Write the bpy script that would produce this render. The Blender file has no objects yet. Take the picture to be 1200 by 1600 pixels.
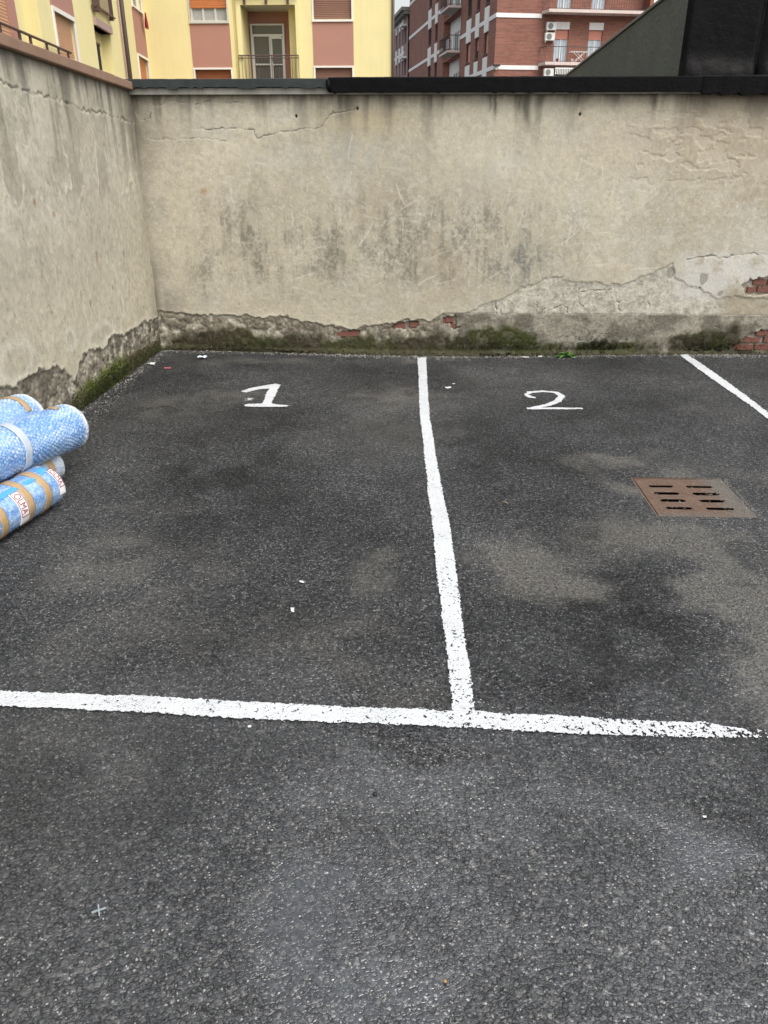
import bpy, math, random
import numpy as np
from mathutils import Matrix, Vector

random.seed(7)
R = math.radians
scene = bpy.context.scene
COL = scene.collection

# ------------------------------------------------------------------ camera
cam = bpy.data.cameras.new('camera')
cam.sensor_fit = 'VERTICAL'; cam.sensor_height = 32.0; cam.sensor_width = 24.0; cam.lens = 24.0
cam.clip_start = 0.05; cam.clip_end = 2000
camo = bpy.data.objects.new('camera', cam); COL.objects.link(camo)
camo.location = (0, 0, 1.6); camo.rotation_euler = (R(90 - 24.6), 0, R(2.1))
scene.camera = camo

# ------------------------------------------------------------------ sky and sun (overcast)
SUN_EL, SUN_AZ = 56.0, 42.0
w = bpy.data.worlds.new('World'); scene.world = w; w.use_nodes = True
nt = w.node_tree; nt.nodes.clear()
sky = nt.nodes.new('ShaderNodeTexSky'); sky.sky_type = 'NISHITA'; sky.sun_disc = False
sky.sun_elevation = R(SUN_EL); sky.sun_rotation = R(180 - SUN_AZ)
sky.air_density = 1.6; sky.dust_density = 4.5; sky.ozone_density = 1.0
hs = nt.nodes.new('ShaderNodeHueSaturation'); hs.inputs['Saturation'].default_value = 0.36
bg = nt.nodes.new('ShaderNodeBackground'); bg.inputs['Strength'].default_value = 0.15
wo = nt.nodes.new('ShaderNodeOutputWorld')
nt.links.new(sky.outputs[0], hs.inputs['Color']); nt.links.new(hs.outputs[0], bg.inputs['Color']); nt.links.new(bg.outputs[0], wo.inputs[0])
sl = bpy.data.lights.new('sun', 'SUN'); sl.energy = 0.9; sl.angle = R(50); sl.color = (1, .975, .935)
so = bpy.data.objects.new('sun', sl); COL.objects.link(so)
so.rotation_euler = (R(90 - SUN_EL), 0, R(SUN_AZ)); so.location = (0, -5, 12)

scene.view_settings.view_transform = 'Standard'; scene.view_settings.look = 'None'
scene.view_settings.exposure = 0.70; scene.view_settings.gamma = 1.0
scene.view_settings.use_curve_mapping = False
scene.cycles.use_denoising = True
scene.cycles.max_bounces = 6

# ------------------------------------------------------------------ helpers
def link(o, parent=None):
    COL.objects.link(o)
    if parent is not None: o.parent = parent
    return o

def tag(o, label=None, cat=None, group=None, kind=None):
    if label: o['label'] = label
    if cat: o['category'] = cat
    if group: o['group'] = group
    if kind: o['kind'] = kind
    return o

def empty(name, loc=(0, 0, 0), rz=0.0, label=None, cat=None, group=None):
    o = bpy.data.objects.new(name, None); COL.objects.link(o)
    o.location = loc; o.rotation_euler = (0, 0, rz); o.empty_display_size = .2
    return tag(o, label, cat, group)

class MB:
    def __init__(s, M=None): s.v = []; s.f = []; s.M = M
    def add(s, vs, fs):
        b = len(s.v)
        if s.M is not None: vs = [tuple(s.M @ Vector(p)) for p in vs]
        s.v += [tuple(p) for p in vs]; s.f += [tuple(b + i for i in f) for f in fs]; return s
    def box(s, x0, x1, y0, y1, z0, z1):
        vs = [(x, y, z) for z in (z0, z1) for y in (y0, y1) for x in (x0, x1)]
        return s.add(vs, [(0, 2, 3, 1), (4, 5, 7, 6), (0, 1, 5, 4), (2, 6, 7, 3), (0, 4, 6, 2), (1, 3, 7, 5)])
    def quad(s, a, b, c, d): return s.add([a, b, c, d], [(0, 1, 2, 3)])
    def tube(s, pts, r, n=8):
        pts = [Vector(p) for p in pts]; rings = []
        for i, p in enumerate(pts):
            t = (pts[min(i + 1, len(pts) - 1)] - pts[max(i - 1, 0)]).normalized()
            a = t.orthogonal().normalized() if abs(t.z) > .9 else t.cross(Vector((0, 0, 1))).normalized()
            b = t.cross(a)
            rings.append([p + (a * math.cos(k * 2 * math.pi / n) + b * math.sin(k * 2 * math.pi / n)) * r for k in range(n)])
        vs = [q for rg in rings for q in rg]; fs = []
        for i in range(len(pts) - 1):
            for k in range(n):
                fs.append((i * n + k, i * n + (k + 1) % n, (i + 1) * n + (k + 1) % n, (i + 1) * n + k))
        fs.append(tuple(range(n - 1, -1, -1))); fs.append(tuple((len(pts) - 1) * n + k for k in range(n)))
        return s.add(vs, fs)
    def prism(s, poly, h0, h1, up=(0, 0, 1)):
        n = len(poly)
        vs = [(x, y, h0) for x, y in poly] + [(x, y, h1) for x, y in poly]
        fs = [tuple(range(n - 1, -1, -1)), tuple(range(n, 2 * n))] + [(i, (i + 1) % n, n + (i + 1) % n, n + i) for i in range(n)]
        return s.add(vs, fs)
    def mesh(s, name):
        me = bpy.data.meshes.new(name); me.from_pydata(s.v, [], s.f); me.update(); return me
    def build(s, name, mat, parent=None, smooth=False, bevel=0):
        me = s.mesh(name); me.materials.append(mat)
        if smooth: me.polygons.foreach_set('use_smooth', [True] * len(me.polygons))
        o = link(bpy.data.objects.new(name, me), parent)
        if bevel:
            m = o.modifiers.new('bevel', 'BEVEL'); m.width = bevel; m.segments = 2; m.limit_method = 'ANGLE'
        return o

def raw_mesh(name, V, F, mat, col=None, smooth=True, parent=None):
    V = np.ascontiguousarray(V, dtype=np.float32).reshape(-1, 3); F = np.ascontiguousarray(F, dtype=np.int32).reshape(-1, 4)
    me = bpy.data.meshes.new(name)
    me.vertices.add(len(V)); me.vertices.foreach_set('co', V.ravel())
    me.loops.add(F.size); me.loops.foreach_set('vertex_index', F.ravel())
    me.polygons.add(len(F)); me.polygons.foreach_set('loop_start', np.arange(0, F.size, 4, dtype=np.int32))
    me.update(calc_edges=True); me.validate()
    if smooth: me.polygons.foreach_set('use_smooth', np.ones(len(me.polygons), dtype=bool))
    if col is not None:
        a = me.color_attributes.new('Col', 'FLOAT_COLOR', 'POINT')
        a.data.foreach_set('color', np.ascontiguousarray(col, dtype=np.float32).ravel())
    me.materials.append(mat)
    return link(bpy.data.objects.new(name, me), parent)

def grid_faces(n, m, flip=False, keep=None):
    i, j = np.meshgrid(np.arange(n - 1), np.arange(m - 1), indexing='ij')
    a = i * m + j; F = np.stack([a, a + m, a + m + 1, a + 1], -1)
    if flip: F = F[..., ::-1]
    return F[keep] if keep is not None else F.reshape(-1, 4)

def _h(ix, iy, seed):
    h = (ix.astype(np.int64) * 374761393 + iy.astype(np.int64) * 668265263 + seed * 1442695041) & 0xffffffff
    h = ((h ^ (h >> 13)) * 1274126177) & 0xffffffff
    h = ((h ^ (h >> 16)) * 2246822519) & 0xffffffff
    return ((h ^ (h >> 15)) & 0xffffff) / float(0xffffff)
def vn(x, y, seed=0):
    x = np.asarray(x, float); y = np.asarray(y, float)
    ix = np.floor(x); iy = np.floor(y); fx = x - ix; fy = y - iy
    fx = fx * fx * fx * (fx * (fx * 6 - 15) + 10); fy = fy * fy * fy * (fy * (fy * 6 - 15) + 10)
    a = _h(ix, iy, seed); b = _h(ix + 1, iy, seed); c = _h(ix, iy + 1, seed); d = _h(ix + 1, iy + 1, seed)
    return (a * (1 - fx) + b * fx) * (1 - fy) + (c * (1 - fx) + d * fx) * fy
def fbm(x, y, seed=0, o=4, gain=.5):
    s = 0; a = 1; t = 0
    for k in range(o):
        s = s + a * vn(x * 2 ** k + 17.3 * k, y * 2 ** k - 9.1 * k, seed + k); t += a; a *= gain
    return s / t
def ss(a, b, x):
    t = np.clip((x - a) / (b - a), 0, 1); return t * t * (3 - 2 * t)
def inpoly(X, Y, poly):
    r = np.zeros(X.shape, bool); n = len(poly)
    for i in range(n):
        x0, y0 = poly[i]; x1, y1 = poly[(i + 1) % n]
        if y0 == y1: continue
        c = (y0 > Y) != (y1 > Y)
        r ^= c & (X < (x1 - x0) * (Y - y0) / (y1 - y0) + x0)
    return r
def dpoly(X, Y, pts):
    d = np.full(X.shape, 9.0)
    for (x0, y0), (x1, y1) in zip(pts[:-1], pts[1:]):
        dx, dy = x1 - x0, y1 - y0; L = dx * dx + dy * dy + 1e-12
        t = np.clip(((X - x0) * dx + (Y - y0) * dy) / L, 0, 1)
        d = np.minimum(d, np.hypot(X - x0 - t * dx, Y - y0 - t * dy))
    return d
def mixc(c, col, m):
    return c + (np.array(col) - c) * m[..., None]

# ------------------------------------------------------------------ materials
def new_mat(name):
    m = bpy.data.materials.new(name); m.use_nodes = True
    nt = m.node_tree; return m, nt, nt.nodes['Principled BSDF']
def N(nt, t, **kw):
    n = nt.nodes.new(t)
    for k, v in kw.items(): setattr(n, k, v)
    return n
def setin(n, **kw):
    for k, v in kw.items(): n.inputs[k.replace('_', ' ')].default_value = v
    return n
def mixrgb(nt, fac, a, b, mode='MIX'):
    n = N(nt, 'ShaderNodeMix', data_type='RGBA', blend_type=mode)
    for sock, val in ((0, fac), (6, a), (7, b)):
        if hasattr(val, 'is_output'): nt.links.new(val, n.inputs[sock])
        else: n.inputs[sock].default_value = val if sock == 0 else (*val, 1)[:4]
    return n.outputs[2]
def math_(nt, op, a, b=0.0, c=None, clamp=False):
    n = N(nt, 'ShaderNodeMath', operation=op); n.use_clamp = clamp
    for i, v in enumerate((a, b, c)):
        if v is None: continue
        if hasattr(v, 'is_output'): nt.links.new(v, n.inputs[i])
        else: n.inputs[i].default_value = v
    return n.outputs[0]
def ramp(nt, fac, stops, interp='LINEAR'):
    n = N(nt, 'ShaderNodeValToRGB'); n.color_ramp.interpolation = interp
    el = n.color_ramp.elements
    while len(el) < len(stops): el.new(.5)
    for e, (p, c) in zip(el, stops):
        e.position = p; e.color = (c, c, c, 1) if isinstance(c, (int, float)) else (*c, 1)
    nt.links.new(fac, n.inputs[0]); return n.outputs[0]
def noise(nt, vec, scale, detail=4, rough=.55):
    n = N(nt, 'ShaderNodeTexNoise'); setin(n, Scale=scale, Detail=detail, Roughness=rough)
    if vec is not None: nt.links.new(vec, n.inputs['Vector'])
    return n.outputs['Fac']
def bump(nt, bsdf, h, strength=.5, dist=.01, normal=None):
    n = N(nt, 'ShaderNodeBump'); setin(n, Strength=strength, Distance=dist); nt.links.new(h, n.inputs['Height'])
    if normal is not None: nt.links.new(normal, n.inputs['Normal'])
    nt.links.new(n.outputs[0], bsdf.inputs['Normal']); return n.outputs[0]

def simple(name, color, rough=.7, var=.12, scale=6.0, fine=60.0, bmp=.15, metal=0.0, streak=0.0, spec=.5, coat=0.0):
    """painted / rendered surface: large blotches, fine grain, faint vertical streaks, light relief"""
    m, nt, b = new_mat(name)
    tc = N(nt, 'ShaderNodeTexCoord'); v = tc.outputs['Object']
    n1 = noise(nt, v, scale, 5); n2 = noise(nt, v, fine, 3)
    f = math_(nt, 'ADD', math_(nt, 'MULTIPLY', n1, 2 * var), math_(nt, 'MULTIPLY', n2, var))
    f = math_(nt, 'ADD', f, 1 - 1.5 * var)
    if streak:
        mp = N(nt, 'ShaderNodeMapping'); mp.inputs['Scale'].default_value = (9, 9, .5); nt.links.new(v, mp.inputs['Vector'])
        st = ramp(nt, noise(nt, mp.outputs[0], 1.0, 4), [(.45, 1.0), (.75, 1 - streak)])
        f = math_(nt, 'MULTIPLY', f, st)
    g = N(nt, 'ShaderNodeVectorMath', operation='SCALE'); g.inputs[0].default_value = color; nt.links.new(f, g.inputs['Scale'])
    nt.links.new(g.outputs[0], b.inputs['Base Color'])
    setin(b, Roughness=rough, Metallic=metal); b.inputs['Specular IOR Level'].default_value = spec
    b.inputs['Coat Weight'].default_value = coat
    if bmp: bump(nt, b, n2, bmp, .01)
    return m

def mat_asphalt():
    m, nt, b = new_mat('asphalt')
    tc = N(nt, 'ShaderNodeTexCoord'); v = tc.outputs['Object']
    at = N(nt, 'ShaderNodeVertexColor', layer_name='Col')
    sep = N(nt, 'ShaderNodeSeparateColor'); nt.links.new(at.outputs[0], sep.inputs[0])
    dust, wet, oil = sep.outputs[0], sep.outputs[1], sep.outputs[2]
    wv = N(nt, 'ShaderNodeTexNoise'); setin(wv, Scale=60.0, Detail=2.0); nt.links.new(v, wv.inputs['Vector'])
    wsub = N(nt, 'ShaderNodeVectorMath', operation='MULTIPLY_ADD'); nt.links.new(wv.outputs['Color'], wsub.inputs[0])
    wsub.inputs[1].default_value = (.008, .008, .008); nt.links.new(v, wsub.inputs[2])
    vv = wsub.outputs[0]
    def vor(scale, vec=vv, feat='F1'):
        n = N(nt, 'ShaderNodeTexVoronoi', feature=feat); setin(n, Scale=scale); nt.links.new(vec, n.inputs['Vector']); return n
    a = vor(190.0); c = vor(88.0); p = vor(52.0); e = vor(125.0); ce = vor(88.0, vv, 'DISTANCE_TO_EDGE'); ae = vor(190.0, vv, 'DISTANCE_TO_EDGE')
    sa = N(nt, 'ShaderNodeSeparateColor'); nt.links.new(a.outputs['Color'], sa.inputs[0])
    sc = N(nt, 'ShaderNodeSeparateColor'); nt.links.new(c.outputs['Color'], sc.inputs[0])
    sp = N(nt, 'ShaderNodeSeparateColor'); nt.links.new(p.outputs['Color'], sp.inputs[0])
    se = N(nt, 'ShaderNodeSeparateColor'); nt.links.new(e.outputs['Color'], se.inputs[0])
    col = ramp(nt, sa.outputs[0], [(0, (.019, .0200, .0216)), (.5, (.0355, .0373, .0402)), (.8, (.0605, .063, .0665)), (.93, (.105, .104, .101)), (.975, (.22, .215, .20)), (1, (.33, .325, .31))])
    col2 = ramp(nt, sc.outputs[0], [(0, (.020, .0211, .0226)), (.6, (.0395, .0415, .0445)), (.9, (.085, .085, .085)), (1, (.17, .165, .155))])
    col = mixrgb(nt, .38, col, col2)
    gap = math_(nt, 'MULTIPLY', ramp(nt, ce.outputs['Distance'], [(.03, 1.0), (.16, 0.0)]), ramp(nt, noise(nt, v, 55.0, 2), [(.42, 0.0), (.58, 1.0)]))
    col = mixrgb(nt, math_(nt, 'MULTIPLY', gap, .65), col, (.006, .006, .006))  # black shade in the gaps between stones, put into the colour
    # pale chips lying in the surface
    chip = math_(nt, 'MULTIPLY', ramp(nt, se.outputs[1], [(.925, 0.0), (.935, 1.0)]), ramp(nt, e.outputs['Distance'], [(.22, 1.0), (.34, 0.0)]))
    col = mixrgb(nt, math_(nt, 'MULTIPLY', chip, .85), col, (.38, .375, .355))
    # round pits, coloured near black
    pit = math_(nt, 'MULTIPLY', ramp(nt, sp.outputs[0], [(.72, 0.0), (.74, 1.0)]), ramp(nt, p.outputs['Distance'], [(.13, 1.0), (.24, 0.0)]))
    col = mixrgb(nt, math_(nt, 'MULTIPLY', pit, .85), col, (.008, .008, .008))
    big = noise(nt, v, .9, 5, .6); med = noise(nt, v, 6.0, 5, .65)
    g = N(nt, 'ShaderNodeVectorMath', operation='SCALE'); nt.links.new(col, g.inputs[0])
    nt.links.new(math_(nt, 'ADD', ramp(nt, big, [(.34, .18), (.64, 1.0)]), math_(nt, 'MULTIPLY_ADD', med, .7, .12)), g.inputs['Scale'])
    col = g.outputs[0]
    dn = noise(nt, v, 90.0, 4, .7)
    dm = math_(nt, 'MULTIPLY', dust, ramp(nt, dn, [(.38, .15), (.60, 1.0)]), clamp=True)
    dm = math_(nt, 'MULTIPLY', dm, math_(nt, 'SUBTRACT', 1.0, math_(nt, 'MULTIPLY', pit, .7)))
    col = mixrgb(nt, math_(nt, 'MULTIPLY', dm, .74), col, (.182, .171, .152))
    wd = N(nt, 'ShaderNodeVectorMath', operation='SCALE'); nt.links.new(col, wd.inputs[0])
    nt.links.new(math_(nt, 'SUBTRACT', 1.0, math_(nt, 'MULTIPLY', oil, .5)), wd.inputs['Scale'])
    nt.links.new(wd.outputs[0], b.inputs['Base Color'])
    rr = math_(nt, 'SUBTRACT', math_(nt, 'ADD', .62, math_(nt, 'MULTIPLY', dm, .3)), math_(nt, 'MULTIPLY', wet, .52), clamp=True)
    nt.links.new(rr, b.inputs['Roughness'])
    nt.links.new(math_(nt, 'MULTIPLY_ADD', wet, 1.0, .14), b.inputs['Specular IOR Level'])
    nt.links.new(math_(nt, 'MULTIPLY', wet, ramp(nt, noise(nt, v, 24.0, 4, .6), [(.35, .35), (.6, 1.0)]), clamp=True), b.inputs['Coat Weight']); b.inputs['Coat Roughness'].default_value = .16; b.inputs['Coat IOR'].default_value = 1.55
    cb = N(nt, 'ShaderNodeBump'); cb.inputs['Distance'].default_value = .0016; cb.inputs['Strength'].default_value = .5; nt.links.new(noise(nt, v, 55.0, 3), cb.inputs['Height']); nt.links.new(cb.outputs[0], b.inputs['Coat Normal'])
    ha = ramp(nt, a.outputs['Distance'], [(0, 1.0), (.75, 0.0)]); hc = ramp(nt, c.outputs['Distance'], [(0, 1.0), (.8, 0.0)])
    h = math_(nt, 'ADD', math_(nt, 'MULTIPLY', ha, .5), math_(nt, 'MULTIPLY', math_(nt, 'MULTIPLY', hc, sc.outputs[1]), 1.1))
    h = math_(nt, 'SUBTRACT', h, math_(nt, 'ADD', math_(nt, 'MULTIPLY', pit, 1.3), math_(nt, 'MULTIPLY', gap, .9)))
    h = math_(nt, 'ADD', h, math_(nt, 'MULTIPLY', noise(nt, v, 28.0, 3), 1.0))
    bn = N(nt, 'ShaderNodeBump'); bn.inputs['Distance'].default_value = .0042
    nt.links.new(h, bn.inputs['Height']); nt.links.new(math_(nt, 'SUBTRACT', 1.0, math_(nt, 'MULTIPLY', wet, .6)), bn.inputs['Strength'])
    nt.links.new(bn.outputs[0], b.inputs['Normal'])
    return m

def mat_vcol(name, rough=.92, fine=170.0, bstr=.5, bdist=.004, spec=.3, var=.35):
    m, nt, b = new_mat(name)
    tc = N(nt, 'ShaderNodeTexCoord'); v = tc.outputs['Object']
    at = N(nt, 'ShaderNodeVertexColor', layer_name='Col')
    n2 = noise(nt, v, fine, 5, .7); n3 = noise(nt, v, fine / 6, 4)
    g = N(nt, 'ShaderNodeVectorMath', operation='SCALE'); nt.links.new(at.outputs[0], g.inputs[0])
    nt.links.new(math_(nt, 'MULTIPLY_ADD', n2, var * 2, 1 - var), g.inputs['Scale'])
    nt.links.new(g.outputs[0], b.inputs['Base Color'])
    setin(b, Roughness=rough); b.inputs['Specular IOR Level'].default_value = spec
    bump(nt, b, math_(nt, 'ADD', n2, n3), bstr, bdist)
    return m

def mat_paint(name, color):
    m, nt, b = new_mat(name)
    tc = N(nt, 'ShaderNodeTexCoord'); v = tc.outputs['Object']
    n1 = noise(nt, v, 9.0, 5); n2 = noise(nt, v, 160.0, 4, .7)
    f = math_(nt, 'ADD', math_(nt, 'MULTIPLY', n1, .25), math_(nt, 'MULTIPLY_ADD', ramp(nt, n2, [(.3, .55), (.5, 1.0)]), .35, .52))
    g = N(nt, 'ShaderNodeVectorMath', operation='SCALE'); g.inputs[0].default_value = color; nt.links.new(f, g.inputs['Scale'])
    n3 = noise(nt, v, 190.0, 2, .6); n4 = noise(nt, v, 5.0, 4)
    th = math_(nt, 'ADD', n3, math_(nt, 'MULTIPLY_ADD', n4, .35, -.175))
    cc = mixrgb(nt, ramp(nt, th, [(.30, .9), (.38, 0.0)]), g.outputs[0], (.09, .09, .092))
    nt.links.new(cc, b.inputs['Base Color']); setin(b, Roughness=.55)
    vo = N(nt, 'ShaderNodeTexVoronoi'); setin(vo, Scale=130.0); nt.links.new(v, vo.inputs['Vector'])
    bump(nt, b, math_(nt, 'SUBTRACT', n2, vo.outputs['Distance']), .7, .004)
    return m

def mat_brickwork():
    """distant brick facing, far too small to pick apart singly"""
    m, nt, b = new_mat('brickwork')
    tc = N(nt, 'ShaderNodeTexCoord'); v = tc.outputs['UV']
    br = N(nt, 'ShaderNodeTexBrick'); nt.links.new(v, br.inputs['Vector'])
    setin(br, Scale=1.0, Brick_Width=.26, Row_Height=.075, Mortar_Size=.010)
    br.inputs['Color1'].default_value = (.30, .108, .072, 1); br.inputs['Color2'].default_value = (.21, .080, .056, 1); br.inputs['Mortar'].default_value = (.25, .155, .12, 1)
    n1 = noise(nt, tc.outputs['Object'], .5, 5)
    mp = N(nt, 'ShaderNodeMapping'); mp.inputs['Scale'].default_value = (.5, 7.0, 1); nt.links.new(v, mp.inputs['Vector'])
    n2 = noise(nt, mp.outputs[0], 1.6, 3)
    g = N(nt, 'ShaderNodeVectorMath', operation='SCALE'); nt.links.new(br.outputs[0], g.inputs[0])
    nt.links.new(math_(nt, 'ADD', math_(nt, 'MULTIPLY', n1, .7), math_(nt, 'MULTIPLY_ADD', n2, .9, .22)), g.inputs['Scale'])
    nt.links.new(g.outputs[0], b.inputs['Base Color']); setin(b, Roughness=.85)
    return m

def mat_felt(name, color, rough, gscale=120.0, contrast=.5, spec=.25):
    m, nt, b = new_mat(name); b.inputs['Specular IOR Level'].default_value = spec
    tc = N(nt, 'ShaderNodeTexCoord'); v = tc.outputs['Object']
    n1 = noise(nt, v, 2.0, 5); n2 = noise(nt, v, gscale, 3, .8); n3 = noise(nt, v, 16.0, 5, .65)
    f = math_(nt, 'ADD', math_(nt, 'MULTIPLY', n1, .5), math_(nt, 'MULTIPLY_ADD', n3, .7, 0.0))
    f = math_(nt, 'ADD', f, math_(nt, 'MULTIPLY_ADD', n2, 2 * contrast, .35 - contrast))
    g = N(nt, 'ShaderNodeVectorMath', operation='SCALE'); g.inputs[0].default_value = color; nt.links.new(f, g.inputs['Scale'])
    nt.links.new(g.outputs[0], b.inputs['Base Color'])
    nt.links.new(ramp(nt, n3, [(.3, rough - .12), (.7, rough + .1)]), b.inputs['Roughness'])
    bump(nt, b, math_(nt, 'ADD', n2, math_(nt, 'MULTIPLY', n3, 2.0)), .45, .006)
    return m

def mat_wrap():
    m, nt, b = new_mat('bubble_wrap')
    tc = N(nt, 'ShaderNodeTexCoord'); v = tc.outputs['Object']
    at = N(nt, 'ShaderNodeVertexColor', layer_name='Col')
    n1 = noise(nt, v, 70.0, 3, .7)
    c = mixrgb(nt, ramp(nt, n1, [(.48, 0.0), (.68, .5)]), at.outputs[0], (.62, .74, .87))
    nt.links.new(c, b.inputs['Base Color']); setin(b, Roughness=.22)
    b.inputs['Coat Weight'].default_value = 1.0; b.inputs['Coat Roughness'].default_value = .08; b.inputs['Coat IOR'].default_value = 1.6
    bump(nt, b, noise(nt, v, 38.0, 4, .65), .7, .012)
    return m

def mat_rust():
    m, nt, b = new_mat('rusty_iron')
    tc = N(nt, 'ShaderNodeTexCoord'); v = tc.outputs['Object']
    n1 = noise(nt, v, 9.0, 6, .65); n2 = noise(nt, v, 120.0, 4, .7)
    c = mixrgb(nt, ramp(nt, n1, [(.3, 0.0), (.7, 1.0)]), (.085, .044, .028), (.145, .086, .056))
    c = mixrgb(nt, ramp(nt, n2, [(.48, 0.0), (.66, .7)]), c, (.17, .135, .11))
    # road dust creeping in over the near and right-hand rim
    sx = N(nt, 'ShaderNodeSeparateXYZ'); nt.links.new(v, sx.inputs[0])
    e1 = math_(nt, 'MULTIPLY_ADD', sx.outputs[0], 5.5, -.50); e2 = math_(nt, 'MULTIPLY_ADD', sx.outputs[1], -5.0, -.95)
    e = math_(nt, 'ADD', math_(nt, 'MAXIMUM', e1, e2), math_(nt, 'MULTIPLY_ADD', n2, 1.6, -.8))
    c = mixrgb(nt, ramp(nt, e, [(0.0, 0.0), (.5, .85)]), c, (.125, .115, .10))
    nt.links.new(c, b.inputs['Base Color']); setin(b, Roughness=.72, Metallic=.15)
    bump(nt, b, math_(nt, 'ADD', n1, n2), .5, .003)
    return m

M = dict(
    asphalt=mat_asphalt(), plaster=mat_vcol('plaster', var=.45), paint=mat_paint('white_line_paint', (.575, .595, .61)),
    brick=simple('brick', (.185, .078, .058), .95, .42, 22, 90, .8), mortar=simple('mortar', (.36, .33, .28), .95, .2, 12, 120, .6),
    concrete=simple('concrete', (.30, .29, .25), .9, .28, 5, 80, .4, streak=.4),
    felt=mat_felt('coping_felt', (.034, .040, .040), .7), bitumen=mat_felt('bitumen', (.003, .003, .0033), .5, 60.0, .3, .09),
    terracotta=simple('terracotta', (.27, .165, .112), .85, .22, 6, 90, .3, streak=.2),
    greyfelt=mat_felt('mineral_felt', (.125, .131, .117), .95, 36.0, 1.1, .15), feltedge=simple('felt_edge', (.16, .165, .15), .8, .25),
    blackpanel=mat_felt('black_bitumen_sheet', (.004, .0034, .0036), .48, 40.0, .25, .10),
    yellow=simple('yellow_render', (.80, .70, .36), .85, .07, 1.6, 40, .12, streak=.05), darkyellow=simple('yellow_reveal', (.80, .68, .295), .85, .06, 2, 40, .1),
    pink=simple('pink_render', (.42, .215, .165), .88, .08, 2.0, 40, .12), offwhite=simple('white_trim', (.80, .77, .72), .6, .06, 3, 40, .05),
    ceiling=simple('loggia_ceiling', (.62, .60, .56), .9, .06), alu=simple('aluminium', (.62, .61, .58), .4, .05, 3, 40, 0, metal=.3),
    shut_orange=simple('orange_shutter', (.55, .19, .065), .55, .1, 3, 30, 0), shut_tan=simple('tan_shutter', (.58, .33, .19), .6, .08, 3, 30, 0),
    shut_brown=simple('brown_shutter', (.24, .125, .09), .55, .08, 3, 30, 0), shut_red=simple('red_brown_shutter', (.26, .085, .035), .55, .08, 3, 30, 0),
    rail=simple('brown_railing', (.095, .052, .048), .5, .15, 8, 60, 0), darkrail=simple('dark_railing', (.045, .038, .036), .55, .15, 8, 60, 0),
    purple=simple('balcony_slab_edge', (.42, .29, .27), .8, .08), reed=simple('reed_screen', (.36, .29, .16), .85, .25, 12, 90, .3),
    pipe=simple('brown_pipe', (.075, .05, .038), .45, .15, 5, 60, 0), glass=simple('window_glass', (.075, .08, .085), .08, .1, 2, 30, 0, spec=.8),
    curtain=simple('curtain', (.34, .34, .33), .8, .3, 14, 60, 0), bluecurtain=simple('blue_curtain', (.50, .58, .64), .6, .3, 5, 60, 0, streak=.4),
    dark=simple('dark_interior', (.02, .019, .018), .8, .1), redcloth=simple('red_cloth', (.30, .012, .03), .9, .2, 8, 60, .3),
    brickwork=mat_brickwork(), bandwhite=simple('white_band', (.86, .83, .81), .75, .08, 1, 20, 0, streak=.12), slab=simple('balcony_concrete', (.68, .56, .51), .8, .12, 1, 20, 0, streak=.15),
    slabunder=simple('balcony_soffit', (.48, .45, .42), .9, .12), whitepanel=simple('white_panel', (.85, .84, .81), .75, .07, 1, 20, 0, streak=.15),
    shut_salmon=simple('salmon_shutter', (.62, .27, .20), .6, .06), roof=simple('roof', (.22, .21, .20), .9, .15), greybrick=simple('far_brick', (.30, .20, .19), .9, .12, .6, 8, 0),
    mesh=simple('balcony_mesh_panel', (.085, .066, .060), .7, .2, 5, 40, 0), white=simple('white_enamel', (.78, .77, .73), .45, .05), fan=simple('fan_grille', (.20, .21, .19), .6, .1),
    wrap=mat_wrap(), tape=simple('brown_tape', (.40, .275, .145), .38, .12, 20, 120, .2, coat=.3), whitetape=simple('clear_tape', (.46, .52, .60), .3, .1, 20, 120, .3, coat=.5),
    bluefilm=simple('blue_film', (.07, .33, .66), .3, .12, 10, 80, .2, coat=.4), labelwhite=simple('white_label', (.80, .78, .78), .5, .05, 20, 100, .1), labelred=simple('label_print', (.22, .02, .035), .6, .1),
    rust=mat_rust(), paper=simple('white_paper', (.56, .56, .56), .7, .1, 40, 200, .2), pinkpaper=simple('pink_paper', (.55, .12, .16), .7, .15, 40, 200, .2), bluepaper=simple('pale_blue_paper', (.60, .66, .74), .6, .12, 40, 200, .3),
    leaf=simple('leaf', (.085, .20, .035), .5, .25, 40, 200, .2), moss=simple('moss', (.036, .046, .008), .95, .5, 30, 200, .5), stone=simple('pebble', (.20, .19, .17), .9, .6, 90, 300, .4),
    orange=simple('orange_pebble', (.34, .19, .07), .5, .3, 200, 500, .2), tar_and_sump_shade=simple('tar_lump', (.010, .010, .010), .3, .3, 60, 200, .4), straw=simple('straw', (.42, .33, .18), .8, .2), spacer=simple('plastic_spacer', (.27, .32, .34), .4, .05),
)

# ------------------------------------------------------------------ ground
def gz(x, y):
    s = ss(5, 7, np.asarray(y, float)); return -.04 * np.exp(-((np.asarray(x, float) - .2) / 1.6) ** 2) * s
DRAIN = (1.222, 1.715, 3.492, 4.008)
def dense(a, b, st, extra):
    v = np.unique(np.round(np.concatenate([np.arange(a, b + st / 2, st), extra]), 4))
    keep = [v[0]]
    for q in v[1:]:
        if q - keep[-1] > .004: keep.append(q)
        elif any(abs(q - e) < 1e-6 for e in extra): keep[-1] = q
    return np.array(keep)
gx = np.concatenate([[-600, -200, -80, -40, -20, -10, -6, -4], dense(-2.8, 4.0, .02, DRAIN[:2]), [5, 7, 10, 20, 40, 80, 200, 600]])
gy = np.concatenate([[-600, -200, -60, -20, -8, -3, -1, -.2], dense(.3, 7.4, .02, DRAIN[2:]), [8, 10, 14, 20, 30, 50, 80, 120, 200, 400, 800]])
GX, GY = np.meshgrid(gx, gy, indexing='ij')
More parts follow.
